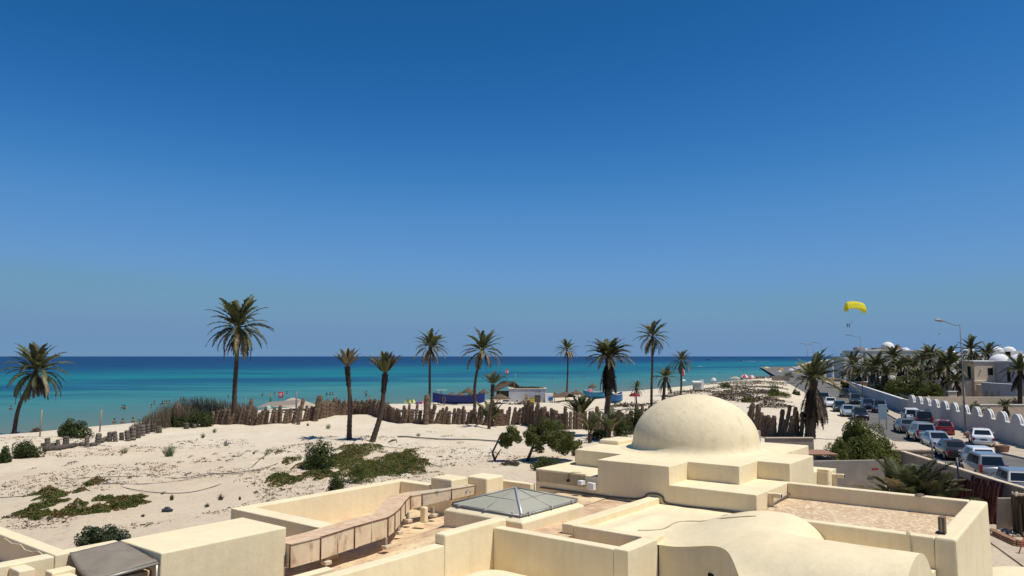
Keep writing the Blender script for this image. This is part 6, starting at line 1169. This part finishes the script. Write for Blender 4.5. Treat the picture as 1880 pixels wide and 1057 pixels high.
wallrun('beach_terrace_wall', 'long low grey brown terrace wall on the far dune', [(atY(1418, 0, 262).x, 262), (atY(1450, 0, 262).x, 262)], -.5, 1.6, .6, mat('terrace_wall', (.22, .19, .16), .9))
rc = thing('red_cloth', 'red and white cloth hanging in the small palm above the dome', 'cloth', atY(1254, 683, 156)); obj('cloth_strip', MB().lathe([(.05, .9), (.28, .3), (.2, -.6), (.05, -.9)], 7), colour('pink_cloth', (.55, .12, .16)), rc); obj('white_fold', MB().tube([(.15, -.25, .5), (.25, -.2, -.6)], .09, 5), WHF, rc)

# ------------------------------------------------------------ parasailing
Y = 300; c = atY(1570, 562, Y); ps = thing('parasail', 'bright yellow parasail canopy high over the road', 'parasail', c); w_ = 7.8; YEL = mat('parasail_yellow', (.78, .70, .03), .6, trans=.35); n = 7
for i in range(n):
    V = []; F = []
    for p_ in range(5):
        a_ = -1 + 2 * (i + p_ / 4 * .985) / n; puff = math.sin(math.pi * p_ / 4)
        for q_ in range(9):                                     # from the back edge over the crown and down the front
            t_ = q_ / 8; zt = 1.55 * max(0, 1 - abs(a_) ** 2.8) ** .5 + .5 - .3 * a_; dy = -1.9 + 3.8 * t_
            V.append((a_ * w_ / 2 * (1 - .05 * abs(t_ - .5)), dy, zt - 2.7 * abs(2 * t_ - 1) ** 2.2 + .14 * puff - (.25 * (1 - puff) if q_ in (0, 8) else 0)))
    F = [(p_ * 9 + q_, (p_ + 1) * 9 + q_, (p_ + 1) * 9 + q_ + 1, p_ * 9 + q_ + 1) for p_ in range(4) for q_ in range(8)]
    obj('canopy_cell', MB().add(V, F, True), YEL, ps)
for sx in (-1, 1): obj('side_skirt', MB().add([(sx * w_ / 2 * .97, -1.7, -.3 - .35 * sx), (sx * w_ / 2 * .97, 1.7, -.3 - .35 * sx), (sx * w_ / 2 * .88, 1.7, -2.2 - .35 * sx), (sx * w_ / 2 * .88, -1.7, -2.2 - .35 * sx)], [(0, 1, 2, 3)]), YEL, ps)
for x0 in (-3.4, -1.7, 0, 1.7, 3.4): obj('line', MB().tube([(x0, -1.6, -.8 if abs(x0) < 3 else -1.4), (-1.7, 0, -6.6)], .012, 3), METAL, ps)
obj('lettering', MB().add([(x, -1.25, 1.05 + .1 * i - .04 * x) for i in (0, 1) for x in (-1.1, 1.3)] , [(0, 1, 3, 2)]), colour('brown_letter', (.35, .18, .03)), ps).location = (0, -.3, -.1)
for dx, cl, lab in ((-.35, (.03, .03, .05), 'left parasailer hanging in dark clothes under the yellow canopy'), (.45, (.05, .04, .04), 'right parasailer hanging under the yellow canopy')):
    t = bpy.data.objects.new('person', POSE['arm']); col.objects.link(t); t.location = (atY(1562, 0, Y).x + dx, Y, atY(1562, 601, Y).z); tag(t, lab, 'person'); obj('harness', garment(0, 'shirt'), colour('hs%d' % int(dx * 10), cl), t); obj('shorts', garment(0), colour('hs%d' % int(dx * 10), cl), t); obj('hair', MB().lathe([(.098, -.03), (.108, .03), (.001, .13)], 10, (0, .012, 1.66)), HAIR, t)
g = atY(1724, 612, 120); gu = thing('gull', 'small gull gliding left of the nearest street lamp', 'bird', g, .3); obj('body', MB().tube([(-.22, 0, 0), (-.1, 0, .01), (.12, 0, .0), (.28, 0, .03)], [.02, .06, .07, .015], 7), colour('gull_grey', (.25, .22, .2)), gu)
for sy in (-1, 1): obj('wing', MB().add([(.1, sy * .05, .02), (-.05, sy * .05, .02), (-.1, sy * .35, .14), (.05, sy * .35, .14), (-.2, sy * .62, .05)], [(0, 1, 2, 3), (3, 2, 4)]), colour('gull_grey', (.25, .22, .2)), gu)
